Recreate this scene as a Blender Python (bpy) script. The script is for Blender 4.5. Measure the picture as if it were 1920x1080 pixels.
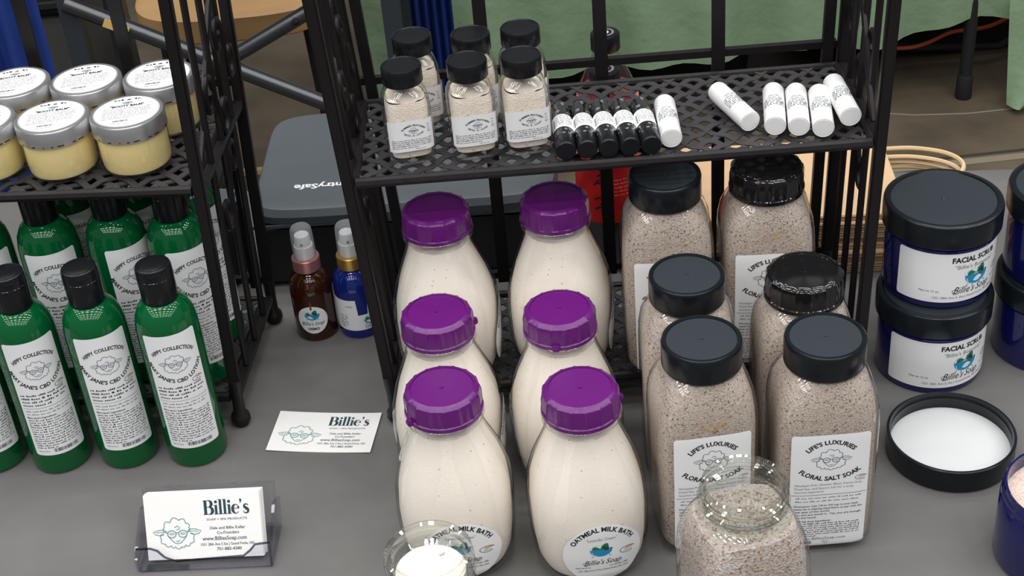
import bpy, bmesh, math, random
from mathutils import Vector, Matrix
random.seed(7)
R = math.radians
pi = math.pi
SC = bpy.context.scene
COL = SC.collection
for o in list(bpy.data.objects): bpy.data.objects.remove(o)

# ------------------------------------------------------------------ camera
F_PX, PITCH, ROLL, CAM_H = 2800.0, R(34.5), R(5.2), 0.80
cd = bpy.data.cameras.new('camera'); cam = bpy.data.objects.new('camera', cd); COL.objects.link(cam)
fw = Vector((0, math.cos(PITCH), -math.sin(PITCH))); rt = Vector((1, 0, 0)); dn = fw.cross(rt)
rt2 = math.cos(ROLL)*rt + math.sin(ROLL)*dn; dn2 = -math.sin(ROLL)*rt + math.cos(ROLL)*dn
M = Matrix((( rt2.x, -dn2.x, -fw.x, 0), (rt2.y, -dn2.y, -fw.y, 0), (rt2.z, -dn2.z, -fw.z, CAM_H), (0, 0, 0, 1)))
cam.matrix_world = M
cd.sensor_width = 36; cd.sensor_fit = 'HORIZONTAL'; cd.lens = F_PX/1920*36; cd.clip_start = .02; cd.clip_end = 60
SC.camera = cam

# ------------------------------------------------------------------ light
w = bpy.data.worlds.new('hall'); SC.world = w; w.use_nodes = True
w.node_tree.nodes['Background'].inputs[0].default_value = (.80, .84, .90, 1)
w.node_tree.nodes['Background'].inputs[1].default_value = .36
def lamp(x, y, z, sx, sy, p):
    l = bpy.data.lights.new('hall_lamp', 'AREA'); l.shape = 'RECTANGLE'; l.size = sx; l.size_y = sy; l.energy = p
    l.color = (1, .985, .955)
    o = bpy.data.objects.new('hall_lamp', l); o.location = (x, y, z); COL.objects.link(o)
for ix in range(8):
    for iy in range(8):
        lamp(-4.7 + ix*1.3, -5.2 + iy*1.15, 4.3, .8, .26, 19)
SC.view_settings.view_transform = 'Standard'; SC.view_settings.look = 'None'
SC.view_settings.gamma = 1; SC.view_settings.use_curve_mapping = False
SC.view_settings.exposure = -.62

# ------------------------------------------------------------------ materials
MATS = {}
def mat(name, col, rough=.5, metal=0, spec=.5, bump=None, coat=0, sss=0, var=None, trans=0):
    if name in MATS: return MATS[name]
    m = bpy.data.materials.new(name); m.use_nodes = True; nt = m.node_tree; b = nt.nodes['Principled BSDF']
    b.inputs['Base Color'].default_value = (*col, 1); b.inputs['Roughness'].default_value = rough
    b.inputs['Metallic'].default_value = metal; b.inputs['Specular IOR Level'].default_value = spec
    b.inputs['Coat Weight'].default_value = coat; b.inputs['Transmission Weight'].default_value = trans
    if sss:
        b.inputs['Subsurface Weight'].default_value = sss; b.inputs['Subsurface Radius'].default_value = (.01, .008, .005)
        b.inputs['Subsurface Scale'].default_value = .5
    tc = nt.nodes.new('ShaderNodeTexCoord')
    if var:   # (scale, second colour, low, high)
        n = nt.nodes.new('ShaderNodeTexNoise'); n.inputs['Scale'].default_value = var[0]; n.inputs['Detail'].default_value = 6
        nt.links.new(tc.outputs['Object'], n.inputs['Vector'])
        r = nt.nodes.new('ShaderNodeValToRGB'); r.color_ramp.elements[0].color = (*col, 1); r.color_ramp.elements[1].color = (*var[1], 1)
        r.color_ramp.elements[0].position = var[2]; r.color_ramp.elements[1].position = var[3]
        nt.links.new(n.outputs['Fac'], r.inputs[0]); nt.links.new(r.outputs[0], b.inputs['Base Color'])
    if bump:  # (scale, strength, distance)
        n = nt.nodes.new('ShaderNodeTexNoise'); n.inputs['Scale'].default_value = bump[0]; n.inputs['Detail'].default_value = 5
        nt.links.new(tc.outputs['Object'], n.inputs['Vector'])
        bp = nt.nodes.new('ShaderNodeBump'); bp.inputs['Strength'].default_value = bump[1]; bp.inputs['Distance'].default_value = bump[2]
        nt.links.new(n.outputs['Fac'], bp.inputs['Height']); nt.links.new(bp.outputs[0], b.inputs['Normal'])
    MATS[name] = m; return m
def glass(name, face, edge, rough=.02, ior=1.5, power=2.2):
    """clear wall: transparent, darker where the wall is seen edge-on, plus Fresnel reflection"""
    m = bpy.data.materials.new(name); m.use_nodes = True; nt = m.node_tree; nt.nodes.clear()
    out = nt.nodes.new('ShaderNodeOutputMaterial'); tr = nt.nodes.new('ShaderNodeBsdfTransparent'); gl = nt.nodes.new('ShaderNodeBsdfGlossy')
    gl.inputs['Roughness'].default_value = rough; gl.inputs['Color'].default_value = (1, 1, 1, 1)
    lw = nt.nodes.new('ShaderNodeLayerWeight'); lw.inputs[0].default_value = .5
    pw = nt.nodes.new('ShaderNodeMath'); pw.operation = 'POWER'; pw.inputs[1].default_value = power
    nt.links.new(lw.outputs['Facing'], pw.inputs[0])
    mx = nt.nodes.new('ShaderNodeMix'); mx.data_type = 'RGBA'; mx.inputs[6].default_value = (*face, 1); mx.inputs[7].default_value = (*edge, 1)
    nt.links.new(pw.outputs[0], mx.inputs[0]); nt.links.new(mx.outputs[2], tr.inputs[0])
    f5 = nt.nodes.new('ShaderNodeMath'); f5.operation = 'POWER'; f5.inputs[1].default_value = 5; nt.links.new(lw.outputs['Facing'], f5.inputs[0])
    f0 = ((ior-1)/(ior+1))**2; fr = nt.nodes.new('ShaderNodeMath'); fr.operation = 'MULTIPLY_ADD'; fr.inputs[1].default_value = (1-f0)*.9; fr.inputs[2].default_value = f0
    nt.links.new(f5.outputs[0], fr.inputs[0])
    ms = nt.nodes.new('ShaderNodeMixShader'); nt.links.new(fr.outputs[0], ms.inputs[0]); nt.links.new(tr.outputs[0], ms.inputs[1]); nt.links.new(gl.outputs[0], ms.inputs[2])
    nt.links.new(ms.outputs[0], out.inputs[0]); MATS[name] = m; return m
def speck(name, cols, scale, rough=.8, bump=.0006, base=None, thr=None, seed=0):
    """granular powder: Voronoi cells coloured through a ramp"""
    m = bpy.data.materials.new(name); m.use_nodes = True; nt = m.node_tree; b = nt.nodes['Principled BSDF']
    b.inputs['Roughness'].default_value = rough
    tc = nt.nodes.new('ShaderNodeTexCoord'); v = nt.nodes.new('ShaderNodeTexVoronoi'); v.inputs['Scale'].default_value = scale
    nt.links.new(tc.outputs['Object'], v.inputs['Vector'])
    sp = nt.nodes.new('ShaderNodeSeparateColor'); nt.links.new(v.outputs['Color'], sp.inputs[0])
    r = nt.nodes.new('ShaderNodeValToRGB'); r.color_ramp.interpolation = 'CONSTANT'
    els = r.color_ramp.elements
    els[0].position = 0; els[0].color = (*cols[0][1], 1); els[1].position = cols[1][0]; els[1].color = (*cols[1][1], 1)
    for p, c in cols[2:]:
        e = els.new(p); e.color = (*c, 1)
    nt.links.new(sp.outputs[0], r.inputs[0]); nt.links.new(r.outputs[0], b.inputs['Base Color'])
    bp = nt.nodes.new('ShaderNodeBump'); bp.inputs['Strength'].default_value = .6; bp.inputs['Distance'].default_value = bump
    nt.links.new(v.outputs['Distance'], bp.inputs['Height']); nt.links.new(bp.outputs[0], b.inputs['Normal'])
    MATS[name] = m; return m

iron = mat('black_iron', (.013, .0112, .012), .42, .3, .36, bump=(160, .25, .001))
strip_m = mat('lattice_iron', (.055, .053, .057), .5, .3, .5, bump=(120, .3, .001))
paper = mat('label_paper', (.85, .86, .88), .55)
paper_w = mat('card_paper', (.86, .85, .84), .6)
ink = mat('black_ink', (.012, .012, .013), .6)
ink_g = mat('grey_ink', (.16, .16, .17), .6)
ink_n = mat('navy_ink', (.045, .075, .12), .6)
ink_t = mat('teal_ink', (.20, .36, .37), .6)
ink_d = mat('dark_teal_ink', (.012, .05, .07), .6)
ink_b = mat('blue_ink', (.01, .27, .52), .5)
ink_gr = mat('green_ink', (.01, .17, .08), .5)
ink_y = mat('gold_ink', (.62, .42, .04), .5)
ink_p = mat('blue_line_ink', (.05, .09, .30), .5)
white_p = mat('white_plastic', (.84, .84, .84), .28)
white_cap = mat('white_cap_plastic', (.74, .74, .75), .4)
purple = mat('purple_plastic', (.115, .008, .15), .24, bump=(90, .05, .001))
black_s = mat('black_satin_plastic', (.008, .009, .011), .25, spec=.3)
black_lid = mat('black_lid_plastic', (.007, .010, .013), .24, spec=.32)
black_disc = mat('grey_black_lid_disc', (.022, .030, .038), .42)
black_g = mat('black_gloss_plastic', (.008, .008, .009), .10)
silver = mat('silver_lid', (.62, .62, .63), .32, .9)
greenb = mat('green_bottle_plastic', (.001, .088, .024), .07, spec=.5)
cobalt = mat('cobalt_plastic', (.006, .008, .085), .10, coat=.3)
cobalt_g = mat('cobalt_glass', (.006, .016, .17), .06, coat=.3)
amber = mat('amber_glass', (.032, .008, .002), .06, coat=.3)
amber_hi = mat('dip_tube_amber', (.22, .075, .015), .3)
rose = mat('rose_gold_collar', (.50, .23, .22), .3, .6)
gold = mat('gold_collar', (.60, .38, .10), .28, .8)
balm = mat('yellow_balm', (.93, .76, .36), .35, sss=.3)
white_cream = mat('white_lid_liner', (.62, .63, .65), .6)
milk = speck('oatmeal_powder', [(0, (.88, .815, .735)), (.015, (.90, .835, .76)), (.55, (.89, .825, .75)), (.996, (.50, .42, .41))], 1000, .85, .0002)
powder = speck('cream_powder', [(0, (.82, .735, .635)), (.3, (.86, .775, .68)), (.7, (.84, .76, .66)), (.98, (.62, .52, .42))], 700, .9, .0005)
salt = speck('bath_salt', [(0, (.22, .16, .12)), (.05, (.46, .38, .32)), (.28, (.52, .44, .385)), (.55, (.48, .40, .35)), (.72, (.58, .51, .46)), (.90, (.38, .30, .25)), (.97, (.17, .12, .10))], 1050, .7, .0008)
salt_l = speck('pale_bath_salt', [(0, (.34, .20, .13)), (.08, (.52, .45, .42)), (.40, (.46, .39, .35)), (.65, (.56, .51, .49)), (.94, (.36, .23, .16))], 700, .6, .0012)
scrubm = speck('scrub_paste', [(0, (.62, .45, .38)), (.2, (.72, .60, .54)), (.6, (.66, .52, .46))], 900, .8, .0005)
petal = mat('yellow_petal', (.62, .36, .06), .7)
gclear = glass('clear_glass', (.995, .995, .99), (.42, .43, .37), .045, 1.8, 5)
gthick = glass('thick_clear_glass', (.965, .975, .96), (.48, .50, .43), .03, 1.8, 2.8)
gpet = glass('clear_plastic', (.985, .985, .98), (.50, .48, .44), .05, 1.8, 5)
gacr = glass('acrylic', (.93, .935, .96), (.50, .51, .60), .02, 1.4, 4)
gcap = glass('frosted_cap', (.93, .94, .95), (.62, .64, .67), .12, 1.8)
_n = gcap.node_tree; _o = [n for n in _n.nodes if n.type == 'OUTPUT_MATERIAL'][0]; _src = _o.inputs[0].links[0].from_socket
_d = _n.nodes.new('ShaderNodeBsdfTranslucent'); _d.inputs[0].default_value = (.8, .82, .84, 1); _d2 = _n.nodes.new('ShaderNodeBsdfDiffuse'); _d2.inputs[0].default_value = (.8, .82, .84, 1)
_a = _n.nodes.new('ShaderNodeMixShader'); _a.inputs[0].default_value = .5; _n.links.new(_d.outputs[0], _a.inputs[1]); _n.links.new(_d2.outputs[0], _a.inputs[2])
_m = _n.nodes.new('ShaderNodeMixShader'); _m.inputs[0].default_value = .22; _n.links.new(_src, _m.inputs[1]); _n.links.new(_a.outputs[0], _m.inputs[2]); _n.links.new(_m.outputs[0], _o.inputs[0])
cloth = mat('grey_tablecloth', (.120, .117, .115), .85, bump=(38, .35, .004), var=(9, (.150, .146, .143), .35, .7))
concrete = mat('concrete', (.060, .047, .033), .6, spec=.3, var=(5, (.140, .112, .075), .3, .75), bump=(30, .15, .003))
joint = mat('joint_filler', (.20, .17, .125), .9)
joint_d = mat('joint_dark', (.03, .026, .02), .9)
kraft = mat('kraft_paper', (.62, .42, .25), .8, bump=(200, .1, .001))
kraft_e = mat('kraft_handle', (.66, .48, .28), .8)
slate = mat('safe_lid_plastic', (.075, .088, .098), .45, bump=(300, .1, .001))
blackbox = mat('safe_body_plastic', (.010, .011, .014), .45)
white_ink = mat('white_ink', (.75, .76, .78), .5)
greencloth = mat('green_tablecloth', (.20, .30, .185), .8, bump=(14, .5, .012))
blue = mat('blue_canvas', (.012, .045, .25), .7, bump=(20, .3, .01))
steel = mat('steel_tube', (.10, .105, .115), .28, .7)
wood = mat('varnished_wood', (.36, .21, .09), .5, var=(6, (.45, .27, .12), .3, .7))
postm = mat('slate_post', (.03, .037, .045), .5)
darkbin = mat('dark_bin', (.055, .058, .055), .6)
vblack = mat('black_nylon', (.006, .006, .007), .8)
orange = mat('orange_rubber', (.55, .09, .03), .5)
redl = mat('red_label', (.62, .012, .014), .4)
pink_m = mat('pink_print_and_lit_label', (.70, .30, .26), .5)
stick = mat('yellow_sticker', (.72, .47, .16), .6)
purple_ink = mat('logo_dark', (.015, .02, .06), .6)

# ------------------------------------------------------------------ mesh helpers
def shade(me, ang=40):
    for p in me.polygons: p.use_smooth = True
    try: me.set_sharp_from_angle(angle=R(ang))
    except Exception: pass
def obj(name, me, m=None, parent=None, loc=None, rot=None):
    if m is not None and not me.materials: me.materials.append(m)
    o = bpy.data.objects.new(name, me); COL.objects.link(o)
    if parent: o.parent = parent
    if loc: o.location = loc
    if rot: o.rotation_euler = rot
    return o
def thing(name, label, cat, loc=(0, 0, 0), rz=0, group=None):
    o = bpy.data.objects.new(name, None); COL.objects.link(o); o.empty_display_size = .02
    o.location = loc; o.rotation_euler = (0, 0, rz); tag(o, label, cat, group); return o
def tag(o, label, cat, group=None):
    o['label'] = label; o['category'] = cat
    if group: o['group'] = group
    elif 'group' in o: del o['group']
    return o
def structure(o): o['kind'] = 'structure'; return o
def dup(root, loc, rz, label=None, cat=None, group=None):
    def cp(o, par):
        c = o.copy(); COL.objects.link(c); c.parent = par
        for ch in o.children: cp(ch, c)
        return c
    r = cp(root, None); r.location = loc; r.rotation_euler = (0, 0, rz)
    if label: tag(r, label, cat or root['category'], group)
    return r
def mesh(verts, faces, name='m', sm=40):
    me = bpy.data.meshes.new(name); me.from_pydata([tuple(v) for v in verts], [], faces); me.update()
    if sm: shade(me, sm)
    return me
def secpt(t, hx, hy, n):
    c, s = math.cos(t), math.sin(t)
    return (hx*math.copysign(abs(c)**(2/n), c), hy*math.copysign(abs(s)**(2/n), s))
def loft(prof, seg=48, capb=True, capt=True, sm=35, closed=False):
    """prof rows (z, hx, hy, n): superellipse sections"""
    V, Fc = [], []
    for z, hx, hy, n in prof:
        for i in range(seg):
            x, y = secpt(2*pi*i/seg, hx, hy, n); V.append((x, y, z))
    k = len(prof)
    for j in range(k-1):
        for i in range(seg):
            a, b = j*seg+i, j*seg+(i+1) % seg; Fc.append((a, b, b+seg, a+seg))
    if capb: Fc.append(tuple(range(seg-1, -1, -1)))
    if capt: Fc.append(tuple(range((k-1)*seg, k*seg)))
    return mesh(V, Fc, sm=sm)
def lathe(prof, seg=40, capb=True, capt=True, sm=35):
    return loft([(z, r, r, 2) for r, z in prof], seg, capb, capt, sm)
def box(sx, sy, sz, c=(0, 0, 0), bev=0):
    bm = bmesh.new(); bmesh.ops.create_cube(bm, size=1)
    for v in bm.verts: v.co = Vector((v.co.x*sx+c[0], v.co.y*sy+c[1], v.co.z*sz+c[2]))
    if bev: bmesh.ops.bevel(bm, geom=bm.edges[:], offset=bev, segments=2, affect='EDGES')
    me = bpy.data.meshes.new('box'); bm.to_mesh(me); bm.free(); shade(me, 40); return me
def tube(pts, r, n=8, closed=False, flat=None):
    P = [Vector(p) for p in pts]; V, Fc = [], []; k = len(P)
    up = None
    for i, p in enumerate(P):
        a = P[i-1] if (i > 0 or closed) else p; b = P[(i+1) % k] if (i < k-1 or closed) else p
        t = (b-a).normalized()
        if up is None:
            ref = Vector((0, 0, 1)) if abs(t.z) < .9 else Vector((1, 0, 0)); u = t.cross(ref).normalized()
        else:
            u = (up - t*up.dot(t)).normalized()
        up = u; v2 = t.cross(u)
        rr = r(i/(k-1)) if callable(r) else r
        for j in range(n):
            an = 2*pi*j/n; V.append(p + u*math.cos(an)*rr + v2*math.sin(an)*rr)
    m = k if closed else k-1
    for i in range(m):
        for j in range(n):
            a = i*n+j; b = i*n+(j+1) % n; c2 = ((i+1) % k)*n
            Fc.append((a, b, c2+(j+1) % n, c2+j))
    if not closed: Fc += [tuple(range(n-1, -1, -1)), tuple(range((k-1)*n, k*n))]
    return mesh(V, Fc)
def catmull(P, k=6):
    out = []
    for i in range(len(P)-1):
        p0, p1, p2, p3 = (Vector(P[max(i-1, 0)]), Vector(P[i]), Vector(P[i+1]), Vector(P[min(i+2, len(P)-1)]))
        for s in range(k):
            t = s/k; out.append(.5*((2*p1)+(p2-p0)*t+(2*p0-5*p1+4*p2-p3)*t*t+(3*p1-p0-3*p2+p3)*t**3))
    return out+[Vector(P[-1])]
def join(ms):
    V, Fc = [], []
    for me in ms:
        o = len(V); V += [v.co.copy() for v in me.vertices]; Fc += [tuple(i+o for i in p.vertices) for p in me.polygons]
    return mesh(V, Fc)
def jitter_top(me, z, amp, seed):
    rnd = random.Random(seed)
    for v in me.vertices:
        if v.co.z > z: v.co.z += rnd.uniform(-amp, amp)
def heap(r_at, z, amp, seed, hx, hy, n, rings=7, seg=36):
    """uneven powder surface closed at the rim section"""
    rnd = random.Random(seed); V, Fc = [], []
    ph = [rnd.uniform(0, 6.3) for _ in range(4)]
    def hgt(x, y): return amp*(math.sin(x*210+ph[0])*math.sin(y*180+ph[1])+.6*math.sin(x*420+ph[2]+y*300)) + rnd.uniform(-.12, .12)*amp
    for j in range(rings+1):
        f = 1-j/rings
        for i in range(seg):
            x, y = secpt(2*pi*i/seg, hx*f+1e-5, hy*f+1e-5, n); V.append((x, y, z + (hgt(x, y) if j else hgt(x, y)*.6)))
    for j in range(rings):
        for i in range(seg):
            a, b = j*seg+i, j*seg+(i+1) % seg; Fc.append((a, b, b+seg, a+seg))
    return mesh(V, Fc)

# ------------------------------------------------------------------ print artwork (flat lettering wrapped on label surfaces)
TXT = {}
def text_geo(s, bold=0., shear=0.):
    k = (s, bold, shear)
    if k in TXT: return TXT[k]
    c = bpy.data.curves.new('t', 'FONT'); c.body = s; c.offset = bold; c.shear = shear; c.resolution_u = 2; c.fill_mode = 'FRONT'
    o = bpy.data.objects.new('t', c); COL.objects.link(o)
    dg = bpy.context.evaluated_depsgraph_get(); me = bpy.data.meshes.new_from_object(o.evaluated_get(dg))
    V = [(v.co.x, v.co.y) for v in me.vertices]; Fc = [tuple(p.vertices) for p in me.polygons]
    bpy.data.objects.remove(o); bpy.data.curves.remove(c); bpy.data.meshes.remove(me)
    x0 = min(v[0] for v in V); x1 = max(v[0] for v in V)
    V = [(x-x0, y) for x, y in V]
    TXT[k] = (V, Fc, x1-x0); return TXT[k]
class Art:
    def __init__(s): s.v = []; s.f = []; s.m = []; s.mats = []
    def mi(s, m):
        if m not in s.mats: s.mats.append(m)
        return s.mats.index(m)
    def add(s, V, Fc, m):
        o = len(s.v); s.v += V; i = s.mi(m)
        for f in Fc: s.f.append(tuple(k+o for k in f)); s.m.append(i)
    def text(s, t, x, y, h, m, align='C', bold=0., shear=0., width=None, rot=0.):
        V, Fc, W = text_geo(t, bold, shear); sy = h/.69; sx = width/W if width else sy
        ox = {'C': -W*sx/2, 'L': 0, 'R': -W*sx}[align]; cr, sr = math.cos(rot), math.sin(rot)
        P = [(vx*sx+ox, vy*sy) for vx, vy in V]
        s.add([(x+px*cr-py*sr, y+px*sr+py*cr) for px, py in P], Fc, m)
    def arc(s, t, cx, cy, rad, a0, a1, h, m, bold=.03, top=True):
        """text bent along a circle, angles in degrees from the vertical"""
        V, Fc, W = text_geo(t, bold, 0.); P = []
        for vx, vy in V:
            a = R(a0 + (a1-a0)*vx/W)
            if top: rr = rad + vy*h/.69; P.append((cx+rr*math.sin(a), cy+rr*math.cos(a)))
            else: rr = rad - vy*h/.69; P.append((cx+rr*math.sin(a), cy-rr*math.cos(a)))
        s.add(P, Fc, m)
    def poly(s, pts, m): s.add(list(pts), [tuple(range(len(pts)))], m)
    def rect(s, x0, y0, x1, y1, m): s.poly([(x0, y0), (x1, y0), (x1, y1), (x0, y1)], m)
    def ell(s, cx, cy, a, b, m, n=20, t0=0, t1=360):
        s.poly([(cx+a*math.cos(R(t0+(t1-t0)*i/n)), cy+b*math.sin(R(t0+(t1-t0)*i/n))) for i in range(n+(0 if t1-t0 == 360 else 1))], m)
    def stroke(s, pts, wd, m, closed=False):
        n = len(pts); L, Rr = [], []
        for i, p in enumerate(pts):
            a = pts[i-1] if (i > 0 or closed) else p; b = pts[(i+1) % n] if (i < n-1 or closed) else p
            dx, dy = b[0]-a[0], b[1]-a[1]; l = math.hypot(dx, dy) or 1; wi = (wd(i/(n-1)) if callable(wd) else wd)/2
            L.append((p[0]-dy/l*wi, p[1]+dx/l*wi)); Rr.append((p[0]+dy/l*wi, p[1]-dx/l*wi))
        Fc = [(i, (i+1) % n, n+(i+1) % n, n+i) for i in range(n if closed else n-1)]
        s.add(L+Rr, Fc, m)
    def bars(s, x0, x1, ytop, nl, pitch, h, m, seed=1, last=.6):
        """rows of word-sized dashes where the print is too small to read"""
        rnd = random.Random(seed)
        for i in range(nl):
            y = ytop-i*pitch; x = x0; xe = x1 if i < nl-1 else x0+(x1-x0)*last
            while x < xe-h:
                wl = min(rnd.uniform(1.6, 5.5)*h, xe-x)
                # dashes broken into letter-like ticks
                nx = max(1, int(wl/(h*.9)))
                for q in range(nx):
                    hh = h*rnd.choice((.62, .62, .7, 1.)); s.rect(x+q*wl/nx, y, x+(q+.72)*wl/nx, y+hh, m)
                x += wl+h*.8
    def barcode(s, x0, x1, y0, y1, m, seed=3):
        rnd = random.Random(seed); x = x0
        while x < x1:
            wd = rnd.choice((.5, .8, 1.3))*(x1-x0)/45; s.rect(x, y0, min(x+wd, x1), y1, m); x += wd+rnd.choice((.5, .8, 1.1))*(x1-x0)/40
    def sheep(s, cx, cy, W, m, lw):
        T = lambda p: (cx+p[0]*W, cy+p[1]*W)
        def scallop(P, bulge):
            out = []
            for a, b in zip(P, P[1:]):
                mx, my = (a[0]+b[0])/2, (a[1]+b[1])/2; dx, dy = b[0]-a[0], b[1]-a[1]
                for i in range(7):
                    t = i/6; q = 4*t*(1-t)*bulge; out.append(T((a[0]+dx*t-dy*q, a[1]+dy*t+dx*q)))
            s.stroke(out, lw, m)
        scallop([(-.22, .04), (-.26, .15), (-.13, .25), (.05, .29), (.19, .22), (.25, .12), (.22, .04)], .42)
        scallop([(.27, .01), (.33, -.10), (.26, -.20), (.15, -.24), (.07, -.27), (-.06, -.27), (-.15, -.24), (-.27, -.20), (-.34, -.10), (-.28, .01)], .38)
        for sg in (-1, 1):
            s.stroke([T((sg*x, y)) for x, y in [(.21, .06), (.30, .10), (.40, .09), (.50, .05), (.45, .0), (.36, -.02), (.28, .0)]], lw, m)
            s.stroke([T((sg*x, y)) for x, y in [(.26, .04), (.34, .05), (.44, .04)]], lw*.8, m)
            s.stroke([T((sg*.115+.088*math.cos(2*pi*i/18), .0+.075*math.sin(2*pi*i/18))) for i in range(18)], lw*1.25, m, True)
            s.stroke([T((sg*.115+.045*math.cos(2*pi*i/10), .005+.018*math.sin(2*pi*i/10))) for i in range(10)], lw*.8, m, True)
            s.stroke([T((sg*x, y)) for x, y in [(.2, .02), (.235, .05)]], lw, m)
        s.stroke([T(p) for p in [(-.035, .02), (0, .03), (.035, .02)]], lw, m)
        s.stroke([T(p) for p in [(-.19, -.04), (-.14, -.11), (-.06, -.19), (0, -.205), (.06, -.19), (.14, -.11), (.19, -.04)]], lw, m)
        s.stroke([T(p) for p in [(-.035, -.145), (0, -.16), (.045, -.135)]], lw, m)
        s.stroke([T(p) for p in [(-.05, .14), (.02, .17), (.06, .13), (.03, .09), (-.01, .1)]], lw, m)
    def tub(s, cx, cy, W):
        T = lambda x, y: (cx+x*W, cy+y*W)
        rnd = random.Random(5); pts = []
        for i in range(25):
            t = i/24; x = -.36+.66*t; top = .16+.06*math.sin(t*9)+(.14 if t > .58 else 0); pts.append(T(x, top+(.035 if i % 2 else 0)))
        s.poly(pts+[T(.34, .02), T(-.38, .02)], ink_gr)
        s.poly([T(-.47, .06), T(.45, .06), T(.45, .0), T(-.46, .0)], ink_b)
        s.poly([T(.46*math.cos(R(180+180*i/18)), .02+.36*math.sin(R(180+180*i/18))) for i in range(19)], ink_b)
        s.stroke([T(-.39, -.06), T(-.33, -.2), T(-.22, -.29), T(-.12, -.32)], .03*W, white_ink)
        s.ell(*T(.2, .1), .13*W, .13*W, purple_ink); s.ell(*T(.42, .07), .05*W, .04*W, purple_ink)
        s.stroke([T(-.42, .02), T(-.46, .12), T(-.34, .24), T(-.2, .28), T(-.05, .3)], .012*W, ink_t)
        for sg in (-1, 1): s.stroke([T(sg*.32, -.26), T(sg*.36, -.34), T(sg*.42, -.35)], .02*W, ink_n)
    def oval(s, cx, cy, W):
        s.stroke([(cx+.5*W*math.cos(R(20+290*i/20)), cy+.26*W*math.sin(R(20+290*i/20))) for i in range(21)], .05*W, ink_p)
        s.poly([(cx-.22*W, cy+.03*W), (cx+.4*W, cy+.08*W), (cx+.36*W, cy+.2*W), (cx-.1*W, cy+.2*W)], ink_y)
        s.text('Dakota', cx+.02*W, cy-.14*W, .13*W, ink_p, shear=.3)
    def script(s, cx, cy, W, m):
        """'Billie's Soap' as a pen-script signature"""
        s.text("Billie's", cx-.47*W, cy, .17*W, m, 'L', .004, .42, .50*W)
        s.text("Soap", cx+.06*W, cy, .17*W, m, 'L', .004, .42, .40*W)
        s.stroke([(cx-.42*W, cy+.12*W), (cx-.5*W, cy+.08*W), (cx-.46*W, cy-.02*W), (cx-.36*W, cy-.01*W)], .014*W, m)
    def billies(s, x, y, h, m):
        """high-contrast serif wordmark Billie's; h = cap height"""
        def stem(x0, wd, hh, serif=True, y0=0):
            s.rect(x+x0*h, y+y0*h, x+(x0+wd)*h, y+hh*h, m)
            if serif:
                s.rect(x+(x0-.06)*h, y, x+(x0+wd+.06)*h, y+.045*h, m)
        def ring(cx, cy, a, b, t0, t1, wt, n=20):
            P = [(x+(cx+a*math.cos(R(t0+(t1-t0)*i/n)))*h, y+(cy+b*math.sin(R(t0+(t1-t0)*i/n)))*h) for i in range(n+1)]
            s.stroke(P, lambda t: wt(R(t0+(t1-t0)*t))*h, m)
        stem(.06, .2, 1.)
        s.rect(x, y+.955*h, x+.42*h, y+h, m); s.rect(x, y, x+.42*h, y+.045*h, m); s.rect(x+.2*h, y+.50*h, x+.45*h, y+.545*h, m)
        ring(.38, .755, .20, .225, -90, 90, lambda a: .04+.17*max(0, math.cos(a)))
        ring(.40, .27, .235, .25, -90, 90, lambda a: .04+.19*max(0, math.cos(a)))
        X = .80
        for ch in 'illi':
            if ch == 'i':
                stem(X, .17, .66); s.rect(x+(X-.07)*h, y+.62*h, x+X*h, y+.66*h, m); s.ell(x+(X+.085)*h, y+.87*h, .105*h, .105*h, m)
            else:
                stem(X, .17, 1.04); s.rect(x+(X-.07)*h, y+1.0*h, x+X*h, y+1.04*h, m)
            X += .30
        ring(X+.23, .33, .215, .31, 10, 325, lambda a: .05+.15*max(0, -math.cos(a)), 26)
        s.rect(x+(X+.06)*h, y+.345*h, x+(X+.46)*h, y+.39*h, m); s.rect(x+(X+.35)*h, y+.36*h, x+(X+.47)*h, y+.50*h, m)
        X += .58
        s.ell(x+X*h, y+.94*h, .08*h, .08*h, m); s.poly([(x+(X-.02)*h, y+.9*h), (x+(X+.08)*h, y+.93*h), (x+(X+.03)*h, y+.78*h), (x+(X-.07)*h, y+.70*h)], m)
        X += .16
        P = [(.34, .54), (.27, .63), (.16, .64), (.07, .56), (.08, .46), (.18, .37), (.29, .29), (.34, .18), (.29, .06), (.17, .02), (.06, .05), (.01, .15)]
        s.stroke([(x+(X+a)*h, y+b*h) for a, b in P], lambda t: (.06+.15*math.exp(-((t-.5)/.25)**2))*h, m)
    def build(s, mp, off=.00018):
        bm = bmesh.new(); vs = [bm.verts.new((u, v, 0)) for u, v in s.v]
        for f, i in zip(s.f, s.m):
            try: bm.faces.new([vs[k] for k in f]).material_index = i
            except ValueError: pass
        bmesh.ops.triangulate(bm, faces=[f for f in bm.faces if len(f.verts) > 4])
        for _ in range(4):      # keep long edges from cutting through curved labels
            ed = [e for e in bm.edges if e.calc_length() > .0032]
            if not ed: break
            bmesh.ops.subdivide_edges(bm, edges=ed, cuts=1)
        for v in bm.verts: v.co = Vector(mp(v.co.x, v.co.y, off))
        me = bpy.data.meshes.new('print'); bm.to_mesh(me); bm.free()
        for m in s.mats: me.materials.append(m)
        return me
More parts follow.
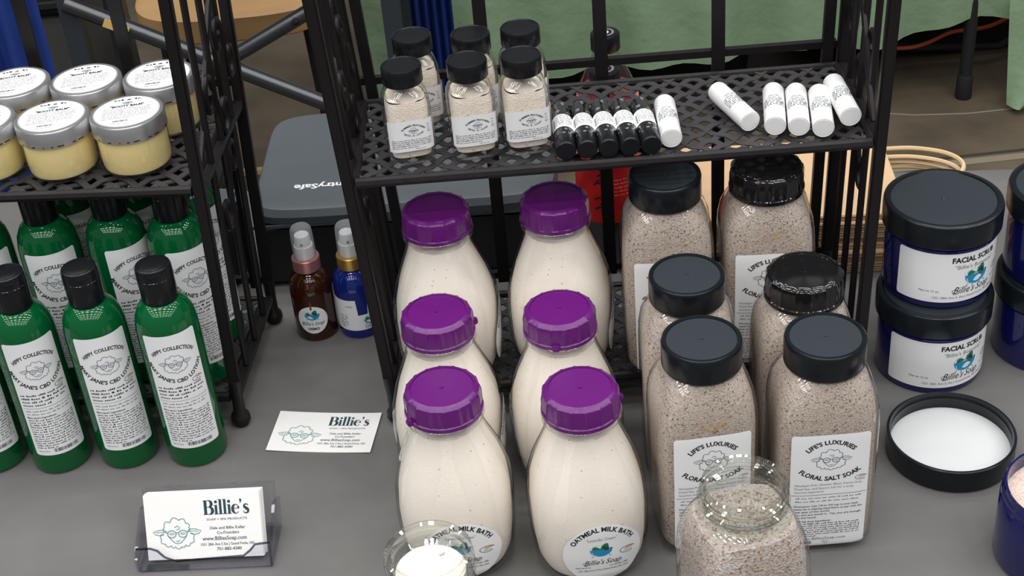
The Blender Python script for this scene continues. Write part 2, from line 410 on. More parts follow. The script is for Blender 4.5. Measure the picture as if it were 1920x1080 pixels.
def plate(mp, w, h, rad=.002, shape='rect', nu=18, nv=14, off=.00008, cut=None):
    V, Fc = [], []; rows = []
    if shape == 'rect':
        vs = [-h/2 + rad*(1-math.cos(R(90*i/4))) for i in range(5)]; vs += [-h/2+rad+(h-2*rad)*i/nv for i in range(1, nv)]; vs += [-q for q in vs[:5]][::-1]
        def half(v):
            d = abs(v)-(h/2-rad); return w/2 - (0 if d <= 0 else rad-math.sqrt(max(0, rad*rad-d*d)))
    else:
        vs = [-h/2*math.cos(pi*i/(nv*2)) for i in range(nv*2+1)]
        def half(v): return w/2*math.sqrt(max(1e-6, 1-(2*v/h)**2))
    for v in vs:
        hw = half(v)
        for i in range(nu+1): V.append(mp(-hw+2*hw*i/nu, v, off))
    for j in range(len(vs)-1):
        for i in range(nu):
            a = j*(nu+1)+i; Fc.append((a, a+1, a+nu+2, a+nu+1))
    return mesh(V, Fc, sm=60)
def cyl_map(r, z0, a0=0.): return lambda u, v, o: ((r+o)*math.sin(u/r+a0), -(r+o)*math.cos(u/r+a0), z0+v)
def prof_map(prof, z0, x0=0.):
    def at(z):
        for a, b in zip(prof, prof[1:]):
            if a[0] <= z <= b[0]:
                t = (z-a[0])/max(1e-9, b[0]-a[0]); return [a[i]+(b[i]-a[i])*t for i in range(1, 4)]
        return prof[-1][1:]
    def f(u, v, o):
        z = z0+v; hx, hy, n = at(z); x = u+x0
        return (x, -(hy*max(1e-4, 1-min(.999, abs(x/hx))**n)**(1/n))-o-.0002, z)
    return f
def disc_map(z): return lambda u, v, o: (u, v, z+o)

# ------------------------------------------------------------------ setting
fl = structure(obj('floor', mesh([(-6, -3, -.75), (6, -3, -.75), (6, 8, -.75), (-6, 8, -.75)], [(0, 1, 2, 3)]), concrete))
wl = structure(obj('wall_back', box(12, .1, 6, (0, 8.05, 2.25)), mat('hall_wall', (.5, .5, .5), .8)))
jd = Vector((1.0, .035, 0)).normalized()
def strip_on_floor(p, q, wd, z):
    p = Vector(p); q = Vector(q); t = (q-p).normalized(); nrm = Vector((-t.y, t.x, 0))*wd/2
    return [p-nrm+Vector((0, 0, z)), q-nrm+Vector((0, 0, z)), q+nrm+Vector((0, 0, z)), p+nrm+Vector((0, 0, z))]
obj('joint', mesh(strip_on_floor((.2, 2.53, -.75), (5, 2.68, -.75), .022, .0006), [(0, 1, 2, 3)]), joint, fl)
obj('joint', mesh(strip_on_floor((.2, 2.553, -.75), (5, 2.703, -.75), .008, .001), [(0, 1, 2, 3)]), joint_d, fl)
cr = []
rnd = random.Random(2)
for i in range(12):
    t = i/11; cr.append((.66+1.2*t, 2.80-.16*t+rnd.uniform(-.012, .012), -.7495))
obj('crack', tube(cr, lambda t: .0022*(1-.6*t), 5), joint, fl)

# table and cloth
tb = thing('display_table', 'display table under the grey cloth carrying the soap products', 'table', (0, .93, -.75), R(-7))
obj('table_top', box(1.96, .78, .03, (0, 0, .73)), darkbin, tb)
for sx in (-1, 1):
    for sy in (-1, 1): obj('leg', box(.03, .03, .715, (sx*.9, sy*.33, .3575)), steel, tb)
def cloth_mesh():
    hx, hy, N, K = 1.0, .40, 60, 26; V, Fc = [], []
    rnd = random.Random(4)
    xs = [-hx+2*hx*i/N for i in range(N+1)]; ys = [-hy+2*hy*i/K for i in range(K+1)]
    for y in ys:
        for x in xs: V.append((x, y, 0))
    for j in range(K):
        for i in range(N):
            a = j*(N+1)+i; Fc.append((a, a+1, a+N+2, a+N+1))
    loop = [j for j in range(N+1)] + [(j+1)*(N+1)-1 for j in range(1, K+1)] + [K*(N+1)+N-i for i in range(1, N+1)] + [(K-j)*(N+1) for j in range(1, K)]
    prev = loop
    for q in range(1, 7):
        cur = []
        for k, i in enumerate(loop):
            x, y, _ = V[i]; d = Vector((x/hx if abs(x) >= hx-1e-6 else 0, y/hy if abs(y) >= hy-1e-6 else 0, 0))
            if d.length: d.normalize()
            s_ = min(1, q/2)*(.006+.022*max(0, math.sin(k*.55))*q/6)
            V.append((x+d.x*s_, y+d.y*s_, -.004 if q == 1 else -.11*(q-1))); cur.append(len(V)-1)
        n = len(loop)
        for k in range(n): Fc.append((prev[k], cur[k], cur[(k+1) % n], prev[(k+1) % n]))
        prev = cur
    return mesh(V, Fc, sm=60)
tc = obj('tablecloth', cloth_mesh(), cloth, None, (0.02, .953, 0), (0, 0, R(-7)))
tag(tc, 'plain grey cloth spread over the display table under all the products', 'tablecloth')

# ------------------------------------------------------------------ iron racks
def spiral(cy, cz, r0, turns, a0, dirn, n=22):
    return [(0, cy+r0*(1-.72*i/n)*math.cos(a0+dirn*turns*2*pi*i/n), cz+1.6*r0*(1-.72*i/n)*math.sin(a0+dirn*turns*2*pi*i/n)) for i in range(n+1)]
def s_scroll(y0, z0, y1, z1, r, flip=1):
    """S bar: spiral at each end joined by a leaning stroke, in the side plane"""
    a = spiral(y0, z0, r, 1.1, 0 if flip > 0 else pi, flip)
    b = spiral(y1, z1, r, 1.1, pi if flip > 0 else 0, flip)
    return a[::-1] + [(0, (a[0][1]*(1-t)+b[0][1]*t), (a[0][2]*(1-t)+b[0][2]*t)) for t in (.25, .5, .75)] + b
def make_rack(label, loc, rz, W, D, zs, zl, ztop, bars, splay):
    """origin at the front left foot; x right, y back"""
    k = thing('wire_rack', label, 'rack', loc, rz)
    pw = .0095
    for ix, x in enumerate((0, W)):
        for iy, y in enumerate((0, D)):
            p = obj('post', box(pw, pw*.8, ztop-.045, (0, 0, (ztop+.045)/2), .0015), iron, k, (x, y, 0))
            ft = [( .0015, 0), (.0062, .001), (.0085, .006), (.0078, .011), (.0052, .0145), (.0048, .03), (.0055, .048)]
            obj('foot', lathe(ft, 16), iron, p)
            obj('finial', lathe([(.004, 0), (.008, .006), (.009, .012), (.006, .019), (.001, .022)], 14), iron, p, (0, 0, ztop))
        for z, s in ((zl-.004, .006), (zs-.005, .006), (ztop-.02, .006)):
            obj('side_rail', box(s, D-.008, s, (0, D/2, z)), iron, k, (x, 0, 0))
        for q in (.27, .52, .77):
            obj('rod', tube([(0, 0, zl), (0, 0, ztop-.02)], .0029, 8), iron, k, (x, D*q, 0))
        obj('scroll', tube(s_scroll(D*.38, zs+.045, D*.62, zs+.015, .013, 1), .0026, 6), iron, k, (x+.002, 0, 0))
        obj('scroll', tube(s_scroll(D*.70, zs+.075, D*.88, zs+.045, .011, 1), .0026, 6), iron, k, (x+.002, 0, 0))
        obj('scroll', tube(s_scroll(D*.62, zs-.028, D*.38, zs-.058, .012, -1), .0026, 6), iron, k, (x+.002, 0, 0))
        obj('scroll', tube([(0, D*.12, zs+.005), (0, D*.3, zs+.03), (0, D*.5, zs+.065), (0, D*.72, zs+.10), (0, D*.9, zs+.115)], .0026, 6), iron, k, (x-.002, 0, 0))
    for c_ in k.children:      # the side frames lean outwards a little
        c_.rotation_euler.y = -splay[0] if c_.location.x < W/2 else splay[1]
    for i in range(1, bars+1):
        obj('back_bar', box(.0108, .004, ztop-zl-.01, (0, 0, (ztop+zl)/2)), iron, k, (W*i/(bars+1), D+.002, 0))
    obj('back_bar', box(.009, .006, ztop-zl-.01, (0, 0, (ztop+zl)/2)), iron, k, (W-.0125, D+.002, 0), (0, splay[1], 0))
    obj('back_bar', box(.009, .006, ztop-zl-.01, (0, 0, (ztop+zl)/2)), iron, k, (.0125, D+.002, 0), (0, -splay[0], 0))
    for z in (zl+.012, zs+.012, ztop-.02):
        obj('back_rail', box(W-.01+z*(math.tan(splay[0])+math.tan(splay[1])), .006, .006, (W/2+z*(math.tan(splay[1])-math.tan(splay[0]))/2, D+.004, z)), iron, k)
    for hi, z in enumerate((zl, zs)):
        x0, x1, y0, y1 = .006-z*math.tan(splay[0]), W-.006+z*math.tan(splay[1]), .0, D-.006
        fr = join([tube([(x0, y0, z-.004), (x1, y0, z-.004)], .0042, 8), tube([(x0, y1, z-.004), (x1, y1, z-.004)], .0035, 8),
                   tube([(x0, y0, z-.004), (x0, y1, z-.004)], .0035, 8), tube([(x1, y0, z-.004), (x1, y1, z-.004)], .0035, 8)])
        sh = obj('shelf', fr, iron, k)
        pitch, wd, th = .0190, .0056, .0011     # measured along x
        ratio = .92                             # strip leans: dy = ratio*dx
        for dirn in (1, -1):
            i = 0; c0 = x0-(y1-y0)/ratio if dirn > 0 else x0
            c = c0 + pitch*.5
            while c < (x1 if dirn > 0 else x1+(y1-y0)/ratio):
                # line x = c + dirn*(y-y0)/ratio
                ya, yb = y0, y1
                xa, xb = c, c+dirn*(y1-y0)/ratio
                if dirn > 0:
                    if xa < x0: ya = y0+(x0-xa)*ratio; xa = x0
                    if xb > x1: yb = y0+(x1-c)*ratio; xb = x1
                else:
                    if xa > x1: ya = y0+(xa-x1)*ratio; xa = x1
                    if xb < x0: yb = y0+(c-x0)*ratio; xb = x0
                L = math.hypot(xb-xa, yb-ya)
                if L > .008:
                    n = max(2, int(round((yb-ya)/(pitch*ratio)*2))); V, Fc = [], []
                    t = Vector((xb-xa, yb-ya, 0)).normalized(); nn = Vector((-t.y, t.x, 0))*wd/2
                    for s in range(n+1):
                        yy = ya+(yb-ya)*s/n; xx = xa+(xb-xa)*s/n
                        zz = z-.0033+.0013*math.cos(pi*((yy-y0)/(pitch*ratio)*2/1 + i))*dirn
                        p = Vector((xx, yy, zz))
                        V += [p-nn, p+nn, p+nn-Vector((0, 0, th)), p-nn-Vector((0, 0, th))]
                    for s in range(n):
                        a = s*4
                        for e in range(4): Fc.append((a+e, a+(e+1) % 4, a+4+(e+1) % 4, a+4+e))
                    Fc += [(3, 2, 1, 0), (n*4, n*4+1, n*4+2, n*4+3)]
                    obj('lattice_strip', mesh(V, Fc, sm=50), strip_m, sh)
                c += pitch; i += 1
    return k
ZS, ZL = .237, .034
make_rack('black iron two-shelf rack holding the spice-size powder bottles and lip balm tubes', (-.106, .983, 0), R(-1.4), .386, .137, ZS, ZL, .46, 3, (R(2.6), R(1.4)))
LA = R(-6.3); LW = .40
lfr = Vector((-.240, .997, 0)); ldir = Vector((math.cos(LA), math.sin(LA), 0))
make_rack('black iron two-shelf rack holding the yellow balm jars above green lotion bottles', lfr-ldir*LW, LA, LW, .148, ZS-.001, ZL, .46, 4, (R(2.2), R(2.2)))

# ------------------------------------------------------------------ milk bath bottles
MP = [(0, .034, .034, 2.3), (.003, .0385, .0385, 2.4), (.012, .0415, .0415, 2.6), (.03, .0432, .0432, 2.7), (.055, .0438, .0438, 2.7), (.072, .0425, .0425, 2.6), (.088, .0385, .0385, 2.4),
      (.102, .0335, .0335, 2.2), (.115, .0287, .0287, 2), (.124, .0262, .0262, 2), (.128, .0262, .0262, 2), (.1305, .0285, .0285, 2), (.134, .0288, .0288, 2), (.1365, .0268, .0268, 2), (.150, .0255, .0255, 2)]
def milk_lid(m, h=.0195, r=.0272, tab=True):
    seg = 96; V, Fc = [], []
    prof = [(r*1.035, 0), (r*1.035, .0028), (r, .0034), (r*.995, h*.72), (r*.965, h*.88), (r*.90, h*.965), (r*.83, h), (r*.815, h-.0012), (r*.78, h-.0012), (r*.4, h-.0009), (.0016, h-.0008), (.0012, h+.0003)]
    for j, (rr, z) in enumerate(prof):
        for i in range(seg):
            k = rr + (.0007 if (i % 6 == 0 and 2 <= j <= 5) else 0); V.append((k*math.cos(2*pi*i/seg), k*math.sin(2*pi*i/seg), z))
    for j in range(len(prof)-1):
        for i in range(seg):
            a, b = j*seg+i, j*seg+(i+1) % seg; Fc.append((a, b, b+seg, a+seg))
    Fc += [tuple(range(seg-1, -1, -1)), tuple(range((len(prof)-1)*seg, len(prof)*seg))]
    return mesh(V, Fc, sm=30)
def art_milk():
    a = Art(); a.arc('OATMEAL MILK BATH', 0, 0, .0192, -63, 63, .0033, ink, .035)
    a.text('"Lavender Cream"', -.0002, .0117, .0022, ink_g, bold=.0, shear=.2, width=.019)
    a.tub(-.001, .0035, .0150); a.oval(.0155, .0, .0095)
    a.script(.0, -.0085, .025, ink)
    a.text('Net wt 8 oz', -.0125, -.0112, .0013, ink, bold=.01); a.bars(.004, .0155, -.0112, 1, .002, .0009, ink, 3, 1)
    a.text('1551 28th Ave S, Ste J Grand Forks, ND, USA', 0, -.0142, .0013, ink, bold=.01, width=.031)
    return a
mbm = loft(MP, 56); mfill_p = [(z+.003 if z < .02 else z, max(.01, hx-.0026), max(.01, hy-.0026), n) for z, hx, hy, n in MP[:10]]
mfm = loft(mfill_p, 48, capt=False)
mlid = milk_lid(purple); mmap = prof_map(MP, .0345, .004); mlab = plate(mmap, .057, .057, shape='disc'); mart = art_milk().build(lambda u, v, o: mmap(u*1.17, v*1.17, o))
tabm = box(.0045, .006, .0045, (0, 0, .0), .001)
def milk_bottle(lid=True, seed=1):
    t = thing('milk_bath_bottle', 'x', 'bottle')
    obj('glass_body', mbm, gclear, t)
    f = obj('powder_fill', mfm, milk, t); obj('powder_surface', heap(None, .1235, .0012, seed, .0235, .0235, 2), milk, f)
    if lid:
        l = obj('lid', mlid, purple, t, (0, 0, .1345)); obj('tear_tab', tabm, purple, l, (.0285, .004, .0025))
    lb = obj('label', mlab, paper, t); obj('lettering', mart, None, lb)
    return t
mb = milk_bottle()
G = 'purple-capped milk bath bottles'
spots = [(.0405, .812, 4, 'purple-capped oatmeal milk bath bottle on the cloth, its round label fully in view'),
         (-.0555, .8265, -2, 'purple-capped milk bath bottle on the cloth, its round label partly hidden behind open sample jar'),
         (.0335, .909, 8, 'purple-capped milk bath bottle between the fully labelled bottle and the rack shelf'),
         (-.0585, .9185, 85, 'purple-capped milk bath bottle standing by the rack leg, behind the half-hidden label'),
         (.0395, 1.013, 82, 'purple-capped milk bath bottle on the low rack shelf next to the salt jars'),
         (-.055, 1.0125, 86, 'purple-capped milk bath bottle on the low rack shelf by the iron post')]
for i, (x, y, a, lab) in enumerate(spots):
    z = ZL+.0004 if y > .98 else 0
    if i == 0: mb.location = (x, y, z); mb.rotation_euler.z = R(a); tag(mb, lab, 'bottle', G); 
    else:
        d = dup(mb, (x, y, z), R(a), lab, 'bottle', G)
        for ch in d.children:
            if ch.name.startswith('lid'): ch.rotation_euler.z = R(170+i*37)

# open milk bath jar (no lid)
om = thing('open_sample_jar', 'open glass jar of white milk bath powder without its lid', 'jar', (-.0665, .672, 0), R(30))
def shell(prof, wall, seg=56, ztop=None, zfloor=.004):
    V = list(prof); inner = [(max(z, zfloor), hx-wall, hy-wall, n) for z, hx, hy, n in prof[::-1] if z >= zfloor]
    return loft(V+[(prof[-1][0]+.001, prof[-1][1]-wall/2, prof[-1][2]-wall/2, 2)]+inner, seg, True, True)
OP = MP[:12]+[(.133, .0288, .0288, 2), (.1365, .0272, .0272, 2), (.1385, .0285, .0285, 2), (.1405, .0285, .0285, 2), (.142, .0275, .0275, 2), (.1475, .0275, .0275, 2)]
obj('glass_body', loft(OP[:9], 56, True, False), gclear, om); obj('neck', shell(OP[8:], .0045, 56, None, OP[8][0]+.0005), gthick, om)
f = obj('powder_fill', loft([(z, hx-.003, hy-.003, n) for z, hx, hy, n in mfill_p[:-2]], 48, capt=False), milk, om)
hp = heap(None, .1310, .0012, 9, .0222, .0222, 2)
obj('powder_surface', hp, milk, f)
obj('neck_fill', loft([(.1015, .0281, .0281, 2.2), (.115, .0231, .0231, 2), (.1195, .0218, .0218, 2), (.131, .0222, .0222, 2)], 36, False, False), milk, f)
pp = obj('petal_bit', box(.004, .0012, .0006, (.012, .006, .1328)), mat('pink_petal', (.6, .4, .4), .7), f)

# ------------------------------------------------------------------ floral salt soak jars
SP = [(0, .030, .028, 4), (.003, .0345, .0325, 4.5), (.010, .0365, .0345, 5), (.05, .0370, .0350, 5), (.110, .0370, .0350, 5), (.122, .0365, .0345, 4.6), (.133, .0350, .0330, 4), (.142, .0322, .0308, 3.2),
      (.149, .0290, .0285, 2.5), (.1525, .0270, .0270, 2), (.158, .0262, .0262, 2)]
def smooth_lid(r=.0285, h=.0205):
    return lathe([(r*.985, 0), (r, .0008), (r, h-.0028), (r*.985, h-.0008), (r*.955, h), (r*.885, h), (r*.865, h-.0011)], 64, True, False)
def lid_disc(r, z): return lathe([(r*.865, z), (r*.4, z+.0001), (.0016, z+.0001), (.0012, z+.0009)], 48, False, True)
def art_salt():
    a = Art(); W, H = .055, .104
    a.arc("LIFE'S LUXURIES", 0, .023, .0215, -47, 47, .0036, ink, .035)
    a.sheep(.0005, .030, .029, ink_n, .00042)
    a.arc('FLORAL SALT SOAK', 0, .0445, .0335, -42, 42, .0038, ink, .035, False)
    a.oval(.0225, .0118, .0085)
    for i, s in enumerate(('Himalayan Pink, Hawaiian Black, French Grey,', 'Dead Sea, and Epsom Salt for a truly', 'luxurious experience!')):
        a.text(s, -.0245, .0065-i*.0032, .0019, ink_g, 'L', width=(.048, .042, .021)[i])
    a.rect(-.0265, -.0025, .0265, -.0021, ink_n)
    a.bars(-.0235, .0235, -.0055, 2, .0032, .0012, ink_g, 4, .98)
    for i, (s, wd) in enumerate((('Directions: Use 1/4 to 3/4 cup in your bath', .046), ('water for a relaxing experience on par with the', .049), ('best spas of the world.', .026), ('Yes, you are worth it.  Yes, you are enough.', .049), ('You are loved.', .0165))):
        a.text(s, -.0245, -.0135-i*.0028, .0017, ink, 'L', .012, 0, wd)
    a.text('Floral Salt Soak Ingredients:', -.0245, -.0285, .0015, ink, 'L', .02, 0, .027)
    a.bars(-.0245, .0240, -.0308, 7, .00205, .0011, ink, 8, .35)
    a.text('www.BilliesSoap.com', -.003, -.0465, .0024, ink_n, width=.034)
    a.barcode(-.0245, -.0105, -.0505, -.0475, ink); a.text('Net wt', -.0005, -.0488, .0012, ink); a.text('16oz', -.0005, -.0505, .0012, ink)
    return a
sbm = loft(SP, 64); sfm = loft([(z+.002 if z < .01 else z, hx-.0022, hy-.0022, n) for z, hx, hy, n in SP[:9]]+[(.151, .0262, .0262, 2)], 56)
slid = smooth_lid(); sdisc = lid_disc(.0285, .0193); rlid = milk_lid(black_g, .0215, .0285)
slab = plate(prof_map(SP, .0605), .0555, .106, .003, nv=20); sart = art_salt().build(prof_map(SP, .0605))
def salt_jar(ribbed=False):
    t = thing('bath_salt_jar', 'x', 'jar')
    obj('clear_body', sbm, gpet, t); f = obj('salt_fill', sfm, salt, t)
    if ribbed: obj('lid', rlid, black_g, t, (0, 0, .1535))
    else:
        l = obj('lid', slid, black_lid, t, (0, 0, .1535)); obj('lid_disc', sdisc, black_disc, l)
    lb = obj('label', slab, paper, t); obj('lettering', sart, None, lb)
    return t
def add_petals(t, seed, n, x0, z0):
    rnd = random.Random(seed); par = [c for c in t.children if c.name.startswith('salt_fill')][0]
    mp = prof_map(SP, 0, 0)
    for i in range(n):
        u = x0+rnd.uniform(-.011, .011); v = z0+rnd.uniform(-.004, .004); p = mp(u, v, 0)
        me = mesh([(-.0022, 0, -.0004), (0, 0, -.0008), (.0022, 0, 0), (.0003, 0, .0007)], [(0, 1, 2, 3)])
        obj('petal', me, petal, par, (p[0], p[1]+.0012, p[2]), (R(rnd.uniform(-10, 10)), R(rnd.uniform(-50, 50)), 0))
j0 = salt_jar(); j1 = salt_jar(True)
GS = 'floral salt soak jars'
add = [(j0, .2125, .8195, -1, 'salt soak jar with smooth black lid on the cloth, its whole label in view', 0, 0),
       (j0, .128, .829, 4, 'salt soak jar with smooth black lid and orange petals, label partly behind open sample', 9, .121),
       (j0, .1295, .909, -4, 'salt soak jar with smooth black lid between the petal-flecked jar and the rack shelf', 0, 0),
       (j1, .215, .899, -2, 'salt soak jar with glossy ribbed black lid standing before the rack on the cloth', 0, 0),
       (j0, .126, .999, -3, 'salt soak jar with smooth black lid on the low rack shelf, beside milk bottle', 0, 0),
       (j1, .2055, .998, -3, 'salt soak jar with glossy ribbed lid on the low rack shelf by the kraft bags', 7, .128)]
used = set()
for src, x, y, a, lab, npt, pz in add:
    z = ZL+.0004 if y > .98 else 0
    t = dup(src, (x, y, z), R(a), lab, 'jar', GS)
    if npt: add_petals(t, npt, npt, .004, pz)
for s in (j0, j1):
    for c_ in list(s.children_recursive): bpy.data.objects.remove(c_)
    bpy.data.objects.remove(s)
# open salt jar
oj = thing('open_salt_jar', 'open clear jar of coarse pink bath salt without its lid', 'jar', (.131, .681, 0), R(14))
OS = SP[:9]+[(.1515, .0272, .0272, 2), (.153, .0262, .0262, 2), (.1575, .0262, .0262, 2), (.158, .0285, .0285, 2), (.1600, .0288, .0288, 2), (.1608, .0268, .0268, 2), (.1640, .0265, .0265, 2), (.1646, .0276, .0276, 2), (.1665, .0276, .0276, 2), (.1672, .0264, .0264, 2), (.172, .0262, .0262, 2)]
obj('clear_body', loft(OS[:9], 64, True, False), gpet, oj); obj('neck', shell([(OS[8][0], *OS[8][1:])]+OS[9:], .0024, 64, None, OS[8][0]+.0005), gthick, oj)
f = obj('salt_fill', loft([(z+.002 if z < .01 else z, hx-.0024, hy-.0024, n) for z, hx, hy, n in SP[:8]]+[(.1435, .0290, .0278, 3)], 56), salt_l, oj)
obj('salt_surface', heap(None, .1430, .0018, 3, .0298, .0284, 3.2), salt_l, f)
rnd = random.Random(8); cm = []
for i in range(170):
    a, q = rnd.uniform(0, 2*pi), math.sqrt(rnd.random())*.0245; s = rnd.uniform(.0006, .0013)
    me = box(s, s*rnd.uniform(.6, 1), s*.8, (q*math.cos(a), q*math.sin(a), .1442+rnd.uniform(-.0012, .0012))); cm.append(me)
cry = obj('salt_crystals', join(cm), salt_l, f); cry['kind'] = 'stuff'

# ------------------------------------------------------------------ green lotion bottles
GP = [(.0215, 0), (.0240, .002), (.0248, .006), (.0248, .125), (.0244, .134), (.0228, .143), (.0195, .150), (.0155, .1545), (.0125, .156)]
def art_green():
    a = Art()
    a.arc('HIPPY COLLECTION', 0, .0205, .0225, -45, 45, .0032, ink, .03)
    a.sheep(0, .0285, .0265, ink_n, .0004)
    a.arc("MARY JANE'S CBD LOTION", 0, .0345, .0235, -78, 68, .0034, ink, .03, False)
    a.oval(.0150, .0095, .0095)
    a.bars(-.0195, .0195, .0050, 4, .0033, .0016, ink, 3, .6)
    a.rect(-.0205, -.0075, .0205, -.0072, ink_n)
    a.bars(-.0190, .0190, -.0108, 2, .003, .0012, ink_g, 5, .95)
    a.text("Mary Jane's Ingredients:", -.0195, -.0175, .0016, ink, 'L', .02, 0, .024)
    a.bars(-.0195, .0195, -.0202, 13, .0024, .0012, ink, 6, .5)
    a.barcode(-.006, .0150, -.0535, -.0500, ink); a.text('Net wt. 8 oz', -.0140, -.0528, .0014, ink, width=.009)
    return a
gm = lathe(GP, 48); glab = plate(cyl_map(.0248, .0785), .0445, .113, .0025, nv=6, nu=20); gart = art_green().build(cyl_map(.0248, .0785))
capm = lathe([(.0138, 0), (.0142, .001), (.0142, .0285), (.0134, .0305), (.0120, .0311)], 40)
discm = lathe([(.0113, 0), (.0113, .0006), (.010, .0010)], 32)
seamm = lathe([(.01425, 0), (.01445, .0002), (.01445, .0007), (.01425, .0009)], 40, False, False)
notch = box(.009, .0025, .003, (0, 0, 0), .0008)
gb = thing('lotion_bottle', 'x', 'bottle')
obj('bottle_body', gm, greenb, gb); cp = obj('disc_cap', capm, black_s, gb, (0, 0, .156))
obj('press_disc', discm, black_s, cp, (0, 0, .0309)); obj('seam', seamm, black_g, cp, (0, 0, .0205)); obj('thumb_notch', notch, black_g, cp, (0, -.0132, .0275))
lb = obj('label', glab, paper, gb); obj('lettering', gart, None, lb)
GG = 'green lotion bottles'
gl = [(-.2735, .9690, 0, 0, 12, 'green lotion bottle with black disc cap on the cloth next to the rack foot'),
      (-.3315, .9745, 0, 0, 20, 'green lotion bottle with black disc cap between its two neighbours on the cloth'),
      (-.3885, .9760, 0, 0, 22, 'green lotion bottle with black disc cap, the third from the rack foot'),
      (-.4450, .9830, 0, 0, 24, 'green lotion bottle with black disc cap, the fourth from the rack foot'),
      (-.3745, 1.0480, ZL, 0, 14, 'green lotion bottle on the low rack shelf, label readable between the caps'),
      (-.3180, 1.0460, ZL, 0, 38, 'green lotion bottle on the low rack shelf with its label turned aside'),
      (-.2660, 1.0340, ZL, 0, 34, 'green lotion bottle on the low rack shelf directly behind the one by the foot'),
      (-.4310, 1.0530, ZL, 0, 20, 'green lotion bottle at the far side of the low rack shelf, mostly hidden'),
      (-.2645, 1.0890, ZL, 0, 38, 'green lotion bottle on the low shelf against the rack side bars'),
      (-.3160, 1.1030, ZL, 0, 30, 'green lotion bottle deep on the low shelf, only its label edge visible'),
      (-.3690, 1.1080, ZL, 0, 25, 'green lotion bottle deep on the low shelf, hidden by those before it')]
for i, (x, y, z, _, a, lab) in enumerate(gl):
    zz = z+.0004 if z else 0
    if i == 0: gb.location = (x, y, zz); gb.rotation_euler.z = R(a); tag(gb, lab, 'bottle', GG)
    else: dup(gb, (x, y, zz), R(a), lab, 'bottle', GG)

# ------------------------------------------------------------------ yellow balm jars
bt = thing('balm_jar', 'x', 'jar')
obj('clear_body', lathe([(.0245, 0), (.0270, .0012), (.0278, .004), (.0278, .029), (.0265, .031)], 48), gclear, bt)
obj('balm_fill', lathe([(.0235, .0010), (.0258, .0018), (.0268, .005), (.0268, .0302)], 44), balm, bt)
l = obj('lid', lathe([(.0285, 0), (.0290, .0005), (.0290, .0128), (.0282, .0140), (.0272, .0142)], 56), silver, bt, (0, 0, .0298))
def art_balm():
    a = Art(); a.bars(-.0105, .0105, .0190, 1, .003, .0024, ink, 12, 1)
    a.sheep(0, .0145, .0085, ink_n, .0003)
    a.text('"BOOTY BALM"', 0, .0080, .0030, ink, bold=.045, width=.026)
    a.bars(-.0185, .0185, .0050, 4, .0026, .0011, ink_g, 6, 1); a.bars(-.0185, .0165, -.0054, 3, .0026, .0011, ink_g, 7, .7)
    a.barcode(-.010, .002, -.0165, -.0140, ink); a.text('Net wt. 2 oz', -.005, -.0198, .0015, ink)
    return a
lb = obj('label', plate(disc_map(.0142), .0515, .0515, shape='disc'), paper, l)
obj('label_rim', tube([(.0253*math.cos(2*pi*i/48), .0253*math.sin(2*pi*i/48), .0142) for i in range(48)], .00028, 5, True), ink_g, lb)
obj('lettering', art_balm().build(disc_map(.0142)), None, lb)
am = Art()
rnd = random.Random(5); x = -.07
while x < .07:
    wd = rnd.uniform(.0008, .006); am.rect(x, 0, x+wd, .0009, rnd.choice((ink, ink, white_ink))); x += wd+rnd.uniform(.002, .010)
obj('edge_marks', am.build(cyl_map(.0290, .0014)), None, l)
GB = 'yellow balm jars on the upper shelf'
bl = [(-.2845, 1.0440, 6, 'yellow balm jar with silver lid at the shelf front corner, wholly in view'),
      (-.3435, 1.0475, 6, 'yellow balm jar with silver lid in the middle of the shelf front'),
      (-.4025, 1.0530, 8, 'yellow balm jar with silver lid, third along the shelf front'),
      (-.2685, 1.1045, 6, 'yellow balm jar with silver lid behind the rack side bars'),
      (-.3285, 1.1090, 6, 'yellow balm jar with silver lid behind the two nearest jars'),
      (-.3880, 1.1150, 8, 'yellow balm jar with silver lid, third along the shelf back')]
for i, (x, y, a, lab) in enumerate(bl):
    if i == 0: bt.location = (x, y, ZS-.0006); bt.rotation_euler.z = R(a); tag(bt, lab, 'jar', GB)
    else: dup(bt, (x, y, ZS-.0006), R(a), lab, 'jar', GB)

# ------------------------------------------------------------------ powder bottles on the upper shelf
PP = [(0, .0150, .0150, 4), (.002, .0172, .0172, 4.5), (.006, .0180, .0180, 4.5), (.046, .0180, .0180, 4.5), (.052, .0175, .0175, 4), (.057, .0160, .0160, 3), (.0605, .0138, .0138, 2.2), (.0625, .0130, .0130, 2), (.066, .0128, .0128, 2)]
pbm = loft(PP, 48); pfm = loft([(.0055, .0130, .0130, 4), (.007, .0150, .0150, 4.2), (.046, .0157, .0157, 4.4), (.0525, .0148, .0148, 3.6)], 40, capt=False)
def art_powder():
    a = Art(); a.arc('SUMMER FEATHERS', .002, -.004, .0122, -44, 44, .0014, ink, .03)
    a.sheep(.002, .0042, .0080, ink_n, .00022)
    a.arc('"MITES - B - GONE"', .002, .0125, .0130, -38, 38, .0013, ink, .02, False)
    a.bars(-.0150, .0150, -.0035, 5, .00155, .0008, ink, 7, .7); a.text('Net wt. 2 oz', .006, -.0115, .0010, ink)
    a.bars(.0125, .0155, .0075, 4, .0019, .0008, ink_g, 8, .8)
    return a
pmap = prof_map(PP, .0265)
plab = plate(pmap, .0338, .0255, .0006, nu=30, nv=4); part_ = art_powder().build(pmap)
side_lab = plate(lambda u, v, o: (.0180+o+.0002, u, .0265+v), .024, .0255, .0006, nu=4, nv=4)
plid = lathe([(.0150, 0), (.0154, .0006), (.0154, .0122), (.0148, .0134), (.0136, .0137), (.0132, .0131)], 48, True, True)
pt = thing('powder_bottle', 'x', 'bottle')
